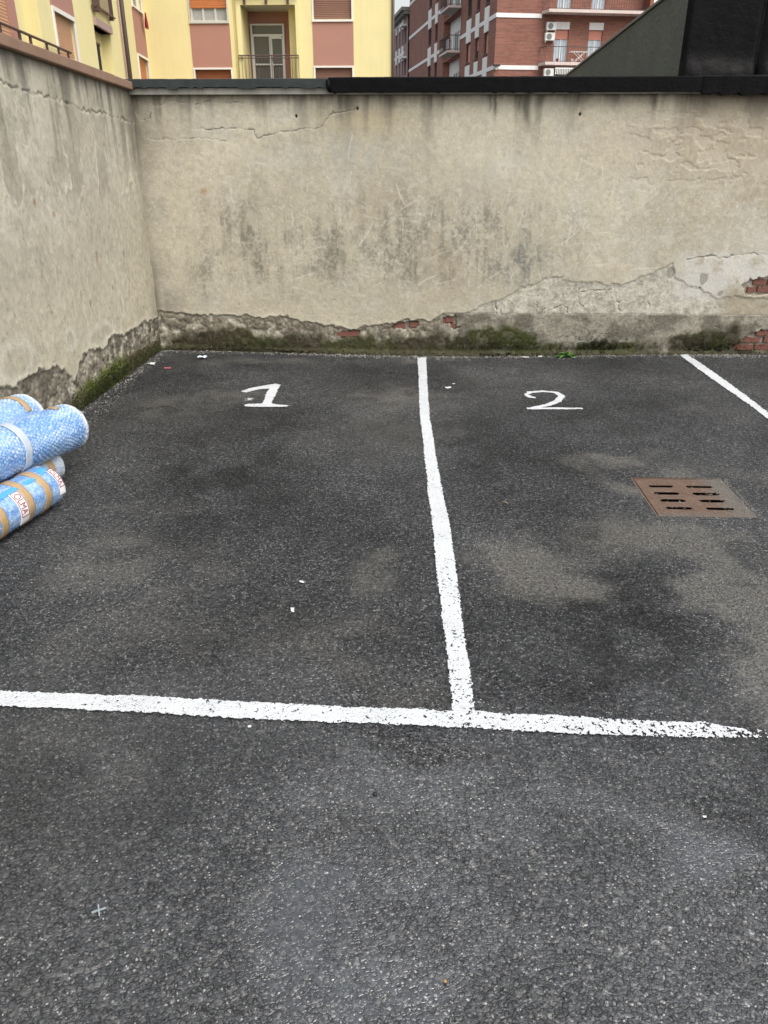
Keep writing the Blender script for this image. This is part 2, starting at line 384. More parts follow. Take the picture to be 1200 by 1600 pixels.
GZ = gz(GX, GY) + (fbm(GX * 1.5, GY * 1.5, 3, 3) - .5) * .006 * ((GX > -3) & (GX < 4.2) & (GY > 0) & (GY < 7.5)) * (1 - ((GX > DRAIN[0] - .03) & (GX < DRAIN[1] + .03) & (GY > DRAIN[2] - .03) & (GY < DRAIN[3] + .03)))
DUST = [(1.288, 2.637, 0.19, 0.65, 1.5), (0.495, 2.892, 0.25, 0.21, 1.35), (1.33, 4.19, 0.30, 0.15, 1.2), (1.12, 3.782, 0.09, 0.28, 0.9), (1.255, 3.256, 0.42, 0.2, 1.1), (0.753, 3.108, 0.26, 0.13, 0.5),
        (-0.157, 5.579, 0.33, 0.26, 0.8), (-1.396, 5.516, 0.24, 0.21, 0.7), (2.157, 5.316, 0.23, 0.22, 0.5), (-1.863, 5.167, 0.27, 0.38, 0.5), (-1.325, 3.032, 0.26, 0.37, 0.55), (-0.106, 2.898, 0.11, 0.11, 0.5),
        (-0.863, 2.928, 0.17, 0.23, 0.25), (1.115, 2.012, 0.16, 0.16, 0.7), (-0.173, 2.242, 0.32, 0.23, 0.35), (0.226, 5.596, 0.29, 0.19, 0.4), (-0.647, 4.532, 0.16, 0.48, 0.15), (-1.547, 5.179, 0.18, 0.21, 0.4),
        (-1.3, 6.7, .5, .12, .5), (.1, 6.85, .5, .1, .6), (-1.0, 2.45, .35, .3, .3), (1.7, 2.7, .3, .6, 1.3), (1.9, 3.4, .2, .4, .6), (2.0, 4.1, .5, .12, .35), (1.45, 2.25, .25, .2, .9), (.75, 6.3, .5, .3, .25), (-.9, 1.55, .3, .3, .2)]
WET = [(-0.023, 1.592, 0.28, 0.20, 1), (-0.05, 1.22, 0.36, 0.27, .85), (0.483, 1.682, 0.27, 0.17, .75), (0.80, 1.58, 0.22, 0.13, .8), (.55, 1.2, .22, .27, .5), (-.55, 1.65, .2, .14, .35), (-1.961, 6.732, 0.6, 0.2, 0.3), (-0.089, 4.676, 0.37, 0.65, 0.2), (1.2, 1.95, .2, .15, .4)]
OIL = [(0.84, 2.56, .20, .30, 1.3), (.70, 2.2, .25, .12, .8), (-.75, 1.55, .35, .3, .5), (-1.05, 4.1, .45, .7, .65), (-.85, 3.3, .35, .5, .4), (-.95, 1.35, .4, .4, .35), (.55, 4.6, .35, .5, .4), (1.3, 5.0, .6, .5, .35), (-1.6, 6.4, .5, .35, .4), (.62, 2.33, .25, .12, .5), (.42, 3.9, .2, .4, .4), (-2.1, 5.2, .1, 1.4, .4), (-.2, 4.4, .3, .6, .2), (1.25, 1.75, .2, .12, .4)]
wx = GX + (fbm(GX * 4, GY * 4, 11, 5) - .5) * .55; wy = GY + (fbm(GX * 4, GY * 4, 23, 5) - .5) * .55
def blobs(L, soft=1.0):
    a = np.zeros(GX.shape)
    for x, y, rx, ry, amp in L:
        d = np.hypot((wx - x) / rx, (wy - y) / ry); a = np.maximum(a, amp * ss(1.55, .25, d))
    return a
dustA = blobs(DUST); dustA = np.clip(dustA * (.25 + 1.1 * ss(.30, .66, fbm(GX * 6, GY * 6, 31, 5))) + .06 * ss(.52, .75, fbm(GX * 1.3, GY * 1.3, 41, 4)), 0, 1)
wetA = np.clip(blobs(WET) * (.5 + .75 * ss(.25, .75, fbm(GX * 4, GY * 4, 51, 5))), 0, 1); wetA = np.maximum(wetA, .30 * ss(.4, .6, fbm(GX * 2.2, GY * 2.2, 55, 5)) * ss(2.6, 1.8, GY)); wetA = np.maximum(wetA, .35 * ss(1.95, 1.5, GY + .3 * fbm(GX * 3, GY * 3, 61, 3)) * ((GY > .2)))
oilA = np.clip(blobs(OIL) * (.25 + 1.2 * ss(.3, .65, fbm(GX * 6, GY * 6, 71, 5))), 0, 1)
gcol = np.stack([dustA, wetA, oilA, np.ones_like(oilA)], -1)
cxm = (GX[:-1, :-1] + GX[1:, 1:]) / 2; cym = (GY[:-1, :-1] + GY[1:, 1:]) / 2
keep = ~((cxm > DRAIN[0]) & (cxm < DRAIN[1]) & (cym > DRAIN[2]) & (cym < DRAIN[3]))
ground = raw_mesh('ground', np.stack([GX, GY, GZ], -1), grid_faces(*GX.shape, keep=keep), M['asphalt'], gcol)
tag(ground, 'dark damp asphalt of the parking yard', kind='structure')

# ------------------------------------------------------------------ back yard wall
YW, XL = 7.05, -2.33
EDGE = [(-2.40, .34), (-2.269, 0.34), (-2.104, 0.329), (-1.986, 0.316), (-1.868, 0.311), (-1.761, 0.318), (-1.682, 0.312), (-1.497, 0.311), (-1.3, 0.299), (-1.155, 0.309), (-1.025, 0.271), (-0.958, 0.262), (-0.725, 0.235), (-0.58, 0.19), (-0.492, 0.225), (-0.317, 0.238), (-0.189, 0.262), (-0.027, 0.286), (-0.026, 0.254), (0.068, 0.286), (0.176, 0.283), (0.256, 0.33), (0.416, 0.337), (0.574, 0.395), (0.626, 0.435), (0.731, 0.457), (0.834, 0.504), (0.879, 0.528), (1.043, 0.606), (1.25, 0.672), (1.461, 0.63), (1.616, 0.617), (1.785, 0.604), (1.908, 0.625), (2.025, 0.68), (2.192, 0.768), (2.257, 0.795), (2.30, .66), (2.7, .50), (5, .50)]
CRACKS = [
    ([(-2.231, 1.761), (-1.995, 1.755), (-1.837, 1.768), (-1.658, 1.764), (-1.57, 1.744)], .0042),
    ([(-1.852, 1.834), (-1.629, 1.838), (-1.429, 1.838), (-1.341, 1.824), (-1.305, 1.768), (-1.232, 1.794), (-1.142, 1.804), (-0.941, 1.833), (-0.775, 1.843), (-0.74, 1.901), (-0.673, 1.95), (-0.659, 2.056), (-0.637, 2.103)], .0038),
    ([(-2.123, 1.992), (-2.051, 2.04), (-1.919, 2.039), (-1.885, 2.049)], .003), ([(-1.811, 2.016), (-1.699, 2.039), (-1.568, 2.029), (-1.457, 2.035), (-1.35, 2.009)], .003),
    ([(-0.673, 1.95), (-0.542, 1.969), (-0.476, 1.988)], .003), ([(-2.304, 1.963), (-2.268, 1.904), (-2.2, 1.914), (-2.18, 1.982), (-2.097, 2.021)], .005),
    ([(2.363, 0.819), (2.442, 0.835), (2.495, 0.846), (2.562, 0.852), (2.646, 0.836), (2.715, 0.834), (2.765, 0.86), (2.913, 0.866), (3.4, 0.862)], .0055),
    ([(1.786, 0.597), (1.775, 0.577), (1.802, 0.467), (1.839, 0.453), (1.839, 0.397), (1.872, 0.362)], .004), ([(1.46, 0.575), (1.478, 0.465), (1.52, 0.409)], .004), ([(1.838, 0.464), (1.943, 0.467)], .003),
    ([(2.025, 0.482), (2.083, 0.468), (2.103, 0.427)], .004), ([(1.484, 0.541), (1.721, 0.556), (1.773, 0.59)], .003), ([(1.589, 0.226), (1.665, 0.312), (1.761, 0.341)], .003), ([(2.711, 0.241), (2.83, 0.206)], .006),
    ([(2.562, 0.696), (2.491, 0.621), (2.519, 0.581)], .004), ([(1.097, 0.518), (1.11, 0.355)], .0042), ([(1.334, 0.519), (1.336, 0.429), (1.267, 0.389)], .0045), ([(1.336, 0.429), (1.384, 0.409), (1.387, 0.357)], .004),
    ([(0.903, 0.465), (0.924, 0.439), (0.927, 0.347)], .003), ([(0.739, 0.438), (0.757, 0.346)], .003), ([(0.792, 0.425), (0.793, 0.346)], .003), ([(1.186, 0.402), (1.114, 0.309), (1.056, 0.202)], .003)]
HOLES = [[(-.70, .150), (-.62, .188), (-.57, .178), (-.50, .192), (-.47, .16), (-.52, .128), (-.66, .122)],
         [(-.20, .215), (-.15, .262), (-.06, .255), (.0, .288), (.055, .270), (.05, .215), (-.06, .205)],
         [(.275, .30), (.30, .325), (.385, .322), (.395, .26), (.42, .22), (.37, .195), (.335, .235), (.28, .25)],
         [(2.872, 0.617), (2.953, 0.664), (3.072, 0.685), (3.2, 0.66), (3.33, .60), (3.25, 0.545), (3.047, 0.525), (2.924, 0.528)],
         [(3.022, 0.165), (3.10, .21), (3.25, 0.225), (3.5, .2), (3.5, -.02), (2.98, -.02), (2.90, .05), (2.94, 0.09)]]
def scratches(n, zone, seed):
    rs = random.Random(seed); out = []
    for _ in range(n):
        x = rs.uniform(*zone[0]); z = rs.uniform(*zone[1]); L = rs.uniform(.03, .22) * rs.choice((.5, 1, 1)); a = rs.choice((rs.gauss(.3, .3), rs.gauss(1.2, .3), rs.gauss(2.2, .5)))
        k = rs.gauss(0, .35); pts = []
        for t in (0, .33, .66, 1): pts.append((x + L * t * math.cos(a + k * t * .4), z + L * t * math.sin(a + k * t * .4)))
        out.append((pts, rs.uniform(.0010, .0024), rs.uniform(.2, .75)))
    return out

def wall_back():
    st = .006
    x = np.concatenate([[-2.62], np.arange(XL - .06, 3.62, st), np.arange(3.65, 8.0, .05)]); z = np.concatenate([[-.3, -.12], np.arange(-.06, 2.10, st)])
    X, Z = np.meshgrid(x, z, indexing='ij')
    jx = X + (fbm(X * 14, Z * 14, 1, 4) - .5) * .05; jz = Z + (fbm(X * 14, Z * 14, 5, 4) - .5) * .045
    f1 = fbm(X * 1.1, Z * 1.1, 100, 5); f2 = fbm(X * 5, Z * 5, 110, 5); f3 = fbm(X * 30, Z * 30, 120, 4); fs = fbm(X * 16, Z * 1.6, 130, 5); fss = fbm(X * 34, Z * 4, 140, 4)
    hi = vn(X * 70, Z * 70, 150)
    c = np.zeros(X.shape + (3,)) + np.array((.43, .39, .30))
    c = mixc(c, (.49, .445, .345), ss(.40, .66, f1)); c = mixc(c, (.335, .275, .195), .55 * ss(.52, .75, fbm(X * .8 + 5, Z * .8, 160, 4)))
    c = mixc(c, (.47, .44, .37), .5 * ss(.5, .75, f2)); c = c * (.86 + .28 * f3)[..., None]
    # tan, pinkish upper right and yellowish patch below the coping joint
    c = mixc(c, (.375, .295, .205), .55 * ss(.9, 2.6, X) * ss(1.35, 1.75, Z) * (.4 + .9 * f2)); c = mixc(c, (.40, .325, .19), .6 * np.exp(-((X + .45) / .35) ** 2 - ((Z - 1.9) / .13) ** 2))
    depth = (f2 - .5) * .008 + (f1 - .5) * .016 + (hi - .5) * .0016
    # worn, dirty middle band with vertical mottling
    band = ss(.5, .75, Z) * ss(1.45, 1.05, Z) * ss(-2.2, -1.5, X) * ss(1.7, .9, X)
    f4 = fbm(X * 11 + 3, Z * 7, 145, 5); gr1 = .25 + .95 * ss(.36, .60, .6 * fbm(X * 48, Z * 26, 146, 4) + .4 * hi); g = band * ss(.42, .62, fs * .3 + f2 * .3 + f4 * .4); c = mixc(c, (.175, .158, .122), np.clip(.55 * g * gr1, 0, .8)); fk = ss(.80, .88, vn((X * .8 + Z * .6) * 70, (Z * .8 - X * .6) * 70, 148)) * ss(.2, .6, Z) * ss(1.7, 1.2, Z); c = mixc(c, (.60, .565, .47), .5 * fk * ss(.4, .6, f2))
    g3 = ss(.50, .66, f4) * ss(.3, .6, Z); c = mixc(c, (.30, .275, .225), .16 * g3 * gr1); c = c * (.90 + .2 * fbm(X * 42, Z * 42, 147, 3))[..., None]
    g2 = band * ss(.58, .72, fss * .5 + f3 * .5); c = mixc(c, (.15, .135, .105), .45 * g2); depth += g2 * .0015
    c = mixc(c, (.52, .49, .41), .55 * ss(.6, .75, fbm(X * 22 + 9, Z * 22, 170, 4)) * ss(.45, .7, Z) * ss(1.6, 1.2, Z))
    # separate smudges
    for (sx, sz, rx, rz, a, cc) in [(.93, .78, .19, .18, .5, (.17, .172, .158)), (1.12, .80, .05, .17, .5, (.15, .145, .125)), (.27, .98, .06, .17, .4, (.18, .165, .13)), (.31, .63, .08, .08, .35, (.18, .165, .13)), (-.03, .69, .09, .12, .35, (.2, .18, .14)),
                                (-1.45, .95, .22, .3, .35, (.19, .17, .13)), (-.72, .80, .16, .2, .4, (.19, .17, .13)), (-1.85, .62, .12, .16, .4, (.19, .175, .13)), (.62, 1.2, .05, .2, .35, (.2, .18, .14)), (-.1, 1.1, .35, .35, .25, (.22, .20, .155)), (.7, 1.55, .3, .2, .25, (.5, .48, .42)), (-.55, 1.65, .4, .18, .35, (.36, .36, .33))]:
        m = np.exp(-((jx - sx) / rx) ** 2 - ((jz - sz) / rz) ** 2) * a; m = m * (.35 + 1.1 * ss(.35, .62, .35 * fs + .65 * f4)) * (.45 + .7 * gr1); c = mixc(c, cc, np.clip(m, 0, .9))
    # run-off stains under the coping
    dz = 2.09 - Z
    run = ss(.0, .05, dz) * 0 + np.exp(-np.clip(dz, 0, 9) / (.035 + .16 * ss(.42, .75, fbm(X * 9, Z * .5, 180, 4))))
    c = mixc(c, (.085, .077, .06), np.clip(run * (.35 + .9 * fss), 0, .85))
    for (sx, L, wd, a) in [(.64, .20, .014, .8), (.60, .14, .012, .6), (.88, .28, .03, .75), (.84, .16, .014, .6), (-1.3, .16, .05, .5), (-.55, .15, .05, .45), (1.9, .12, .03, .5), (1.3, .10, .015, .6), (2.3, .2, .08, .45), (2.75, .25, .12, .5), (-.2, .12, .05, .4), (1.6, .1, .08, .4)]:
        m = a * np.exp(-((jx * .5 + X * .5 - sx - .15 * dz * (wd > .025)) / wd) ** 2) * ss(L * 1.2, L * .4, dz); c = mixc(c, (.07, .064, .05), m)
    for (sx, L, wd, a) in [(.72, .3, .02, .6), (.95, .3, .02, .6), (1.95, .3, .012, .5), (1.25, .25, .03, .35), (2.05, .25, .05, .4), (1.65, .3, .014, .45), (.5, .2, .03, .4)]:
        m = a * np.exp(-((jx * .3 + X * .7 - sx) / wd) ** 2) * ss(L * 1.1, L * .5, dz); c = mixc(c, (.50, .455, .36), m)
    # darker tone towards the corner
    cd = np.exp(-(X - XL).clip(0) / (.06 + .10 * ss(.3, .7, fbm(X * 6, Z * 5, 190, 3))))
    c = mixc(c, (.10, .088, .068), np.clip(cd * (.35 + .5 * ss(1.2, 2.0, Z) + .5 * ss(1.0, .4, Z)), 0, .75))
    # rough flaking area at upper right
    fl = ss(1.6, 1.9, X) * ss(1.35, 1.5, Z) * ss(2.05, 1.9, Z) * ss(.5, .56, fbm(X * 8, Z * 16, 200, 5)); c = mixc(c, (.49, .44, .355), .35 * fl); depth += fl * .004
    # ---- plaster loss
    pu0 = X * .8 + Z * .6; pv0 = Z * .8 - X * .6
    ez = np.interp(jx, [p[0] for p in EDGE], [p[1] for p in EDGE])
    ez = ez + .03 * (fbm(X * 25, Z * 25, 210, 3) - .5)
    low = ss(.010, -.010, jz - ez)
    leftz = ss(.34, .22, X); rightz = 1 - leftz
    rough = fbm(X * 18, Z * 18, 220, 5); rough2 = fbm(X * 55, Z * 55, 230, 3)
    cl = mixc(np.zeros_like(c) + np.array((.235, .21, .162)), (.46, .43, .36), ss(.5, .68, rough) * .8); cl = mixc(cl, (.12, .105, .08), ss(.52, .3, rough) * .7)
    cr = mixc(np.zeros_like(c) + np.array((.41, .385, .32)), (.475, .445, .375), ss(.45, .65, rough)); cr = mixc(cr, (.29, .27, .22), ss(.45, .28, rough) * .6)
    cl = cl * (.75 + .5 * rough2)[..., None]; cr = cr * (.88 + .24 * rough2)[..., None]
    dado = rightz * ss(.350, .345, Z + .004 * (rough - .5))
    cdado = mixc(np.zeros_like(c) + np.array((.27, .25, .20)), (.14, .13, .10), ss(.4, .65, fbm(X * 6, Z * 9, 240, 5))); cdado = cdado * (.72 + .55 * rough2)[..., None]
    cdado = mixc(cdado, (.36, .34, .29), .7 * ss(.18, .06, Z) * ss(.45, .6, rough))
    zone = cl * leftz[..., None] + cr * rightz[..., None]; zone = zone * (1 - dado[..., None]) + cdado * dado[..., None]
    low2 = np.maximum(low, dado * ss(.34, .42, X))
    c = c * (1 - low2[..., None]) + zone * low2[..., None]
    depth += low * (leftz * (.011 + (rough - .5) * .030 + (rough2 - .5) * .008) + rightz * (1 - dado) * (.007 + (rough - .5) * .007 + (rough2 - .5) * .0015)) + dado * (.0065 + (rough2 - .5) * .003 + (rough - .5) * .006) + rightz * .004 * np.exp(-((Z - .347) / .004) ** 2)
    lip = np.exp(-((jz - ez) / .018) ** 2) * ((jz > ez)) * leftz; depth -= lip * .003; c = mixc(c, (.50, .47, .39), lip * .3 * ss(.4, .6, f3))
    gr = vn(pu0 * 85, pv0 * 85, 235); c = c * (1 + low2[..., None] * (.45 * gr[..., None] - .225))
    # whitish salts on the right
    wz = ss(2.15, 2.5, jx) * ss(.90, .84, jz + .1 * (f2 - .5)) * ss(.42, .58, jz); c = mixc(c, (.56, .545, .50), .8 * wz * ss(.25, .5, f2 + .3 * f3 - .1))
    wz2 = ss(2.2, 3.2, jx) * np.exp(-((jz - .95) / .16) ** 2); c = mixc(c, (.54, .52, .46), .6 * wz2)
    bl = np.exp(-((jx - 2.245) / .045) ** 2 - ((jz - .70) / .07) ** 2) + np.exp(-((jx - 2.53) / .05) ** 2 - ((jz - .65) / .06) ** 2) + .7 * np.exp(-((jx - 2.70) / .04) ** 2 - ((jz - .54) / .04) ** 2); bl = ss(.45, .6, bl); c = mixc(c, (.22, .20, .17), .7 * bl); depth += bl * .003
    tanz = ss(2.68, 2.8, jx) * ss(.62, .52, jz) * ss(.34, .36, Z); c = mixc(c, (.33, .285, .20), .75 * tanz)
    # cracks
    for pts, wd in CRACKS:
        xs = [p[0] for p in pts]; zs = [p[1] for p in pts]
        i0, i1 = np.searchsorted(x, [min(xs) - .06, max(xs) + .06]); j0, j1 = np.searchsorted(z, [min(zs) - .06, max(zs) + .06]); s = np.s_[i0:i1, j0:j1]
        d = dpoly(X[s] + (fbm(X[s] * 30, Z[s] * 30, 250, 3) - .5) * .03, Z[s] + (fbm(X[s] * 30, Z[s] * 30, 260, 3) - .5) * .03, pts)
        k_ = .5; m = ss(wd + .0012, wd * .2, d) * (.35 + .65 * ss(.35, .55, vn(X[s] * 14, Z[s] * 14, 255))); depth[s] += m * .010; c[s] = mixc(c[s], (.045, .04, .032), k_ * m)
        c[s] = mixc(c[s], (.5, .47, .39), .25 * ss(.016, .006, d) * (1 - m))
    for pts, wd, a in scratches(130, ((-2.1, 2.9), (.55, 1.70)), 4) + scratches(60, ((-1.2, 1.3), (.55, 1.35)), 9):
        xs = [p[0] for p in pts]; zs = [p[1] for p in pts]
        i0, i1 = np.searchsorted(x, [min(xs) - .02, max(xs) + .02]); j0, j1 = np.searchsorted(z, [min(zs) - .02, max(zs) + .02]); s = np.s_[i0:i1, j0:j1]
        if X[s].size == 0: continue
        m = a * ss(wd + .004, wd * .4, dpoly(X[s], Z[s], pts)); c[s] = mixc(c[s], (.60, .57, .49), m)
    # pock marks
    pu = X * .8 + Z * .6; pv = Z * .8 - X * .6; pk = ss(.86, .93, .6 * vn(pu * 62, pv * 62, 270) + .4 * vn(pu * 110, pv * 110, 271)) * ss(.45, .65, fbm(X * 3, Z * 3, 280, 3)); depth += pk * .003; c = mixc(c, (.18, .16, .12), .45 * pk)
    for (sx, sz) in [(-.475, 1.985), (-.98, 1.93), (1.33, 1.94)]:
        m = ss(.011, .006, np.hypot(X - sx, (Z - sz) * .7)); depth += m * .02; c = mixc(c, (.03, .027, .022), m)
    rz_ = np.exp(-((X + 1.80) / .035) ** 2 - ((Z - 1.36) / .02) ** 2); c = mixc(c, (.36, .20, .09), .7 * rz_)
    # holes down to the brick
    for poly in HOLES:
        xs = [p[0] for p in poly]; zs = [p[1] for p in poly]
        i0, i1 = np.searchsorted(x, [min(xs) - .06, max(xs) + .06]); j0, j1 = np.searchsorted(z, [min(zs) - .06, max(zs) + .06]); s = np.s_[i0:i1, j0:j1]
        m = inpoly(X[s] + (fbm(X[s] * 28, Z[s] * 28, 290, 3) - .5) * .05, Z[s] + (fbm(X[s] * 28, Z[s] * 28, 300, 3) - .5) * .05, poly).astype(float)
        depth[s] = depth[s] * (1 - m) + m * (.040 + (rough[s] - .5) * .03); c[s] = mixc(c[s], (.40, .36, .29), m * .8)
    # moss and algae at the foot
    MX = [-2.5, -2.284, -2.028, -1.786, -1.435, -1.2, -0.847, -0.259, 0.0, 0.2, 0.30, .36, .5, .6, .9, 1.12, 1.25, 1.5, 1.75, 2.3, 2.42, 2.6, 2.9, 2.98, 3.1, 5]
    MZ = [.05, .08, .16, .22, .19, .15, .13, .15, .19, .22, .18, .11, .17, .22, .20, .20, .10, .08, .13, .08, .13, .25, .26, .12, .06, .06]
    mz = np.interp(jx, MX, MZ) + .20 * (fbm(X * 7, Z * 7, 310, 4) - .5)
    mm = ss(.05, -.06, Z - mz) * (.75 + .4 * ss(.35, .6, rough)); mm = np.clip(mm, 0, .96)
    green = ss(.42, .62, fbm(X * 3, Z * 5, 320, 4)) * .6 + .5 * np.exp(-((X - .85) / .35) ** 2) + .35 * np.exp(-((X + 1.5) / .3) ** 2) + .3 * ss(.07, .0, Z)
    mc = mixc(np.zeros_like(c) + np.array((.030, .025, .012)), (.034, .041, .006), np.clip(green, 0, 1)); mc = mc * (.5 + rough2 * .6 + rough * .4)[..., None]
    c = c * (1 - mm[..., None]) + mc * mm[..., None]; depth -= mm * (.004 + .008 * rough2 * ss(.4, .6, rough))
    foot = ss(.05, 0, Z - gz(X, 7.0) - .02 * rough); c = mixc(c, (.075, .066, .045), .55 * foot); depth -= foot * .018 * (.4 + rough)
    fade = ss(3.9, 3.6, X); depth = depth * fade
    P = np.stack([X, YW + depth, Z], -1)
    return P, np.concatenate([np.clip(c, .004, .8), np.ones(c.shape[:2] + (1,))], -1)

wallB = empty('yard_wall', (0, YW, 0), 0, 'stained beige plaster wall facing the camera behind both numbered bays, capped in black felt', 'wall')
P, C4 = wall_back(); P[..., 1] -= YW
raw_mesh('plaster', P, grid_faces(*P.shape[:2]), M['plaster'], C4, parent=wallB)
MB().box(-2.62, 8.0, .06, .31, -.3, 2.098).build('wall_core', M['mortar'], wallB)
# bricks laid bare where the plaster has dropped off
rb = random.Random(3)
def brick_mesh(wd, ht, seed):
    rr = random.Random(seed); n = 7
    top = [(-wd / 2 + wd * i / n, ht / 2 - rr.uniform(0, ht * .14)) for i in range(n + 1)]; bot = [(-wd / 2 + wd * i / n, -ht / 2 + rr.uniform(0, ht * .14)) for i in range(n, -1, -1)]
    poly = [(x + rr.uniform(-.003, .003), y) for x, y in top + bot]; m = MB(Matrix(((1, 0, 0, 0), (0, 0, 1, 0), (0, 1, 0, 0), (0, 0, 0, 1))))
    k = len(poly); inner = [(x * .94, y * .9) for x, y in poly]
    m.add([(x, y, .0) for x, y in inner] + [(x, y, .005) for x, y in poly] + [(x, y, .05) for x, y in poly], [tuple(range(k))] + [(i, k + i, k + (i + 1) % k, (i + 1) % k) for i in range(k)] + [(k + i, 2 * k + i, 2 * k + (i + 1) % k, k + (i + 1) % k) for i in range(k)])
    me = m.mesh('brick'); me.materials.append(M['brick']); return me
BM = [brick_mesh(.115, .056, 1), brick_mesh(.20, .056, 2), brick_mesh(.075, .05, 3)]
for (bx, bz, k, tilt) in [(-.60, .152, 1, 0), (-.505, .155, 2, .05), (-.12, .228, 0, 0), (.01, .242, 2, .04), (.335, .288, 2, 0), (.375, .232, 2, .3), (.29, .276, 2, .1),
                          (3.035, .632, 0, 0), (3.16, .630, 0, 0), (2.975, .566, 2, 0), (3.085, .570, 0, 0), (3.22, .566, 0, .02), (3.15, .19, 0, 0), (3.30, .19, 1, 0), (3.04, .126, 1, .02), (3.23, .128, 0, 0), (3.36, .128, 0, 0), (2.99, .058, 1, 0), (3.2, .06, 1, 0), (3.42, .06, 1, 0), (3.08, 0.0, 1, 0), (3.3, 0.0, 1, 0)]:
    o = link(bpy.data.objects.new('brick', BM[k]), wallB); o.location = (bx, .015 + rb.uniform(-.004, .008), bz); o.rotation_euler = (0, tilt, rb.uniform(-.03, .03))
# coping: concrete slab with grey felt on the left run, tarred black on the right run
def wavy_bar(x0, x1, y0, y1, z0, z1, amp, seed, mat, name, parent, sag=0.0, st=.02):
    xs = np.arange(x0, x1 + st / 2, st); prof = []
    nn = fbm(xs * 6, xs * 0, seed, 4) - .5; n2 = fbm(xs * 22, xs * 0 + 3, seed + 9, 3) - .5; n3 = fbm(xs * 3, xs * 0 + 7, seed + 5, 3) - .5
    low = z0 + sag * np.minimum(0, n2 + nn * .6 - .02); ring = []
    for (yy, zz, ty, tz) in [(y1, z0, 0, 0), (y0, None, 1, 0), (y0, .5, 1, 0), (y0, .92, 1, 0), (y0 + .012, 1, 1, 1), (y0 + .10, 1.02, 0, 1), (y1, 1, 0, 1)]:
        z = low if zz is None else (np.full_like(xs, z0) if zz == z0 and yy == y1 else z0 + (z1 - z0) * zz + amp * .5 * n3 * tz + amp * .35 * n2 * tz)
        y = np.full_like(xs, yy) + ty * amp * (nn * .9 + n2 * .5)
        ring.append(np.stack([xs, y, z], -1))
    ring.append(ring[0]); P = np.stack(ring, 1); V = []; Fc = []; k0 = 0
    for a_, b_ in ((0, 1), (1, 3), (3, 4), (4, 5), (5, 6), (6, 7)):
        Q = P[:, a_:b_ + 1]; Fc.append(grid_faces(*Q.shape[:2]) + k0); V.append(Q.reshape(-1, 3)); k0 += Q.shape[0] * Q.shape[1]
    return raw_mesh(name, np.concatenate(V), np.concatenate(Fc), mat, parent=parent)
wavy_bar(-2.36, -.655, -.045, .36, 2.086, 2.134, .004, 400, M['concrete'], 'coping_slab', wallB)
wavy_bar(-2.385, -.64, -.070, .38, 2.136, 2.196, .012, 410, M['felt'], 'coping_felt', wallB, .03)
wavy_bar(-.70, 2.28, -.080, .385, 2.098, 2.203, .010, 420, M['bitumen'], 'coping_bitumen', wallB, .03)
wavy_bar(-.64, 2.3, -.045, .34, 2.084, 2.096, .003, 425, M['concrete'], 'coping_slab', wallB)
wavy_bar(2.25, 7.9, -.085, .385, 2.085, 2.206, .022, 430, M['bitumen'], 'coping_bitumen', wallB, .05)
m = MB(); m.tube([(-.70, -.085, 2.18), (-.70, -.09, 2.14), (-.69, -.085, 2.105)], .018, 8); m.build('tar_drip', M['bitumen'], wallB, True)

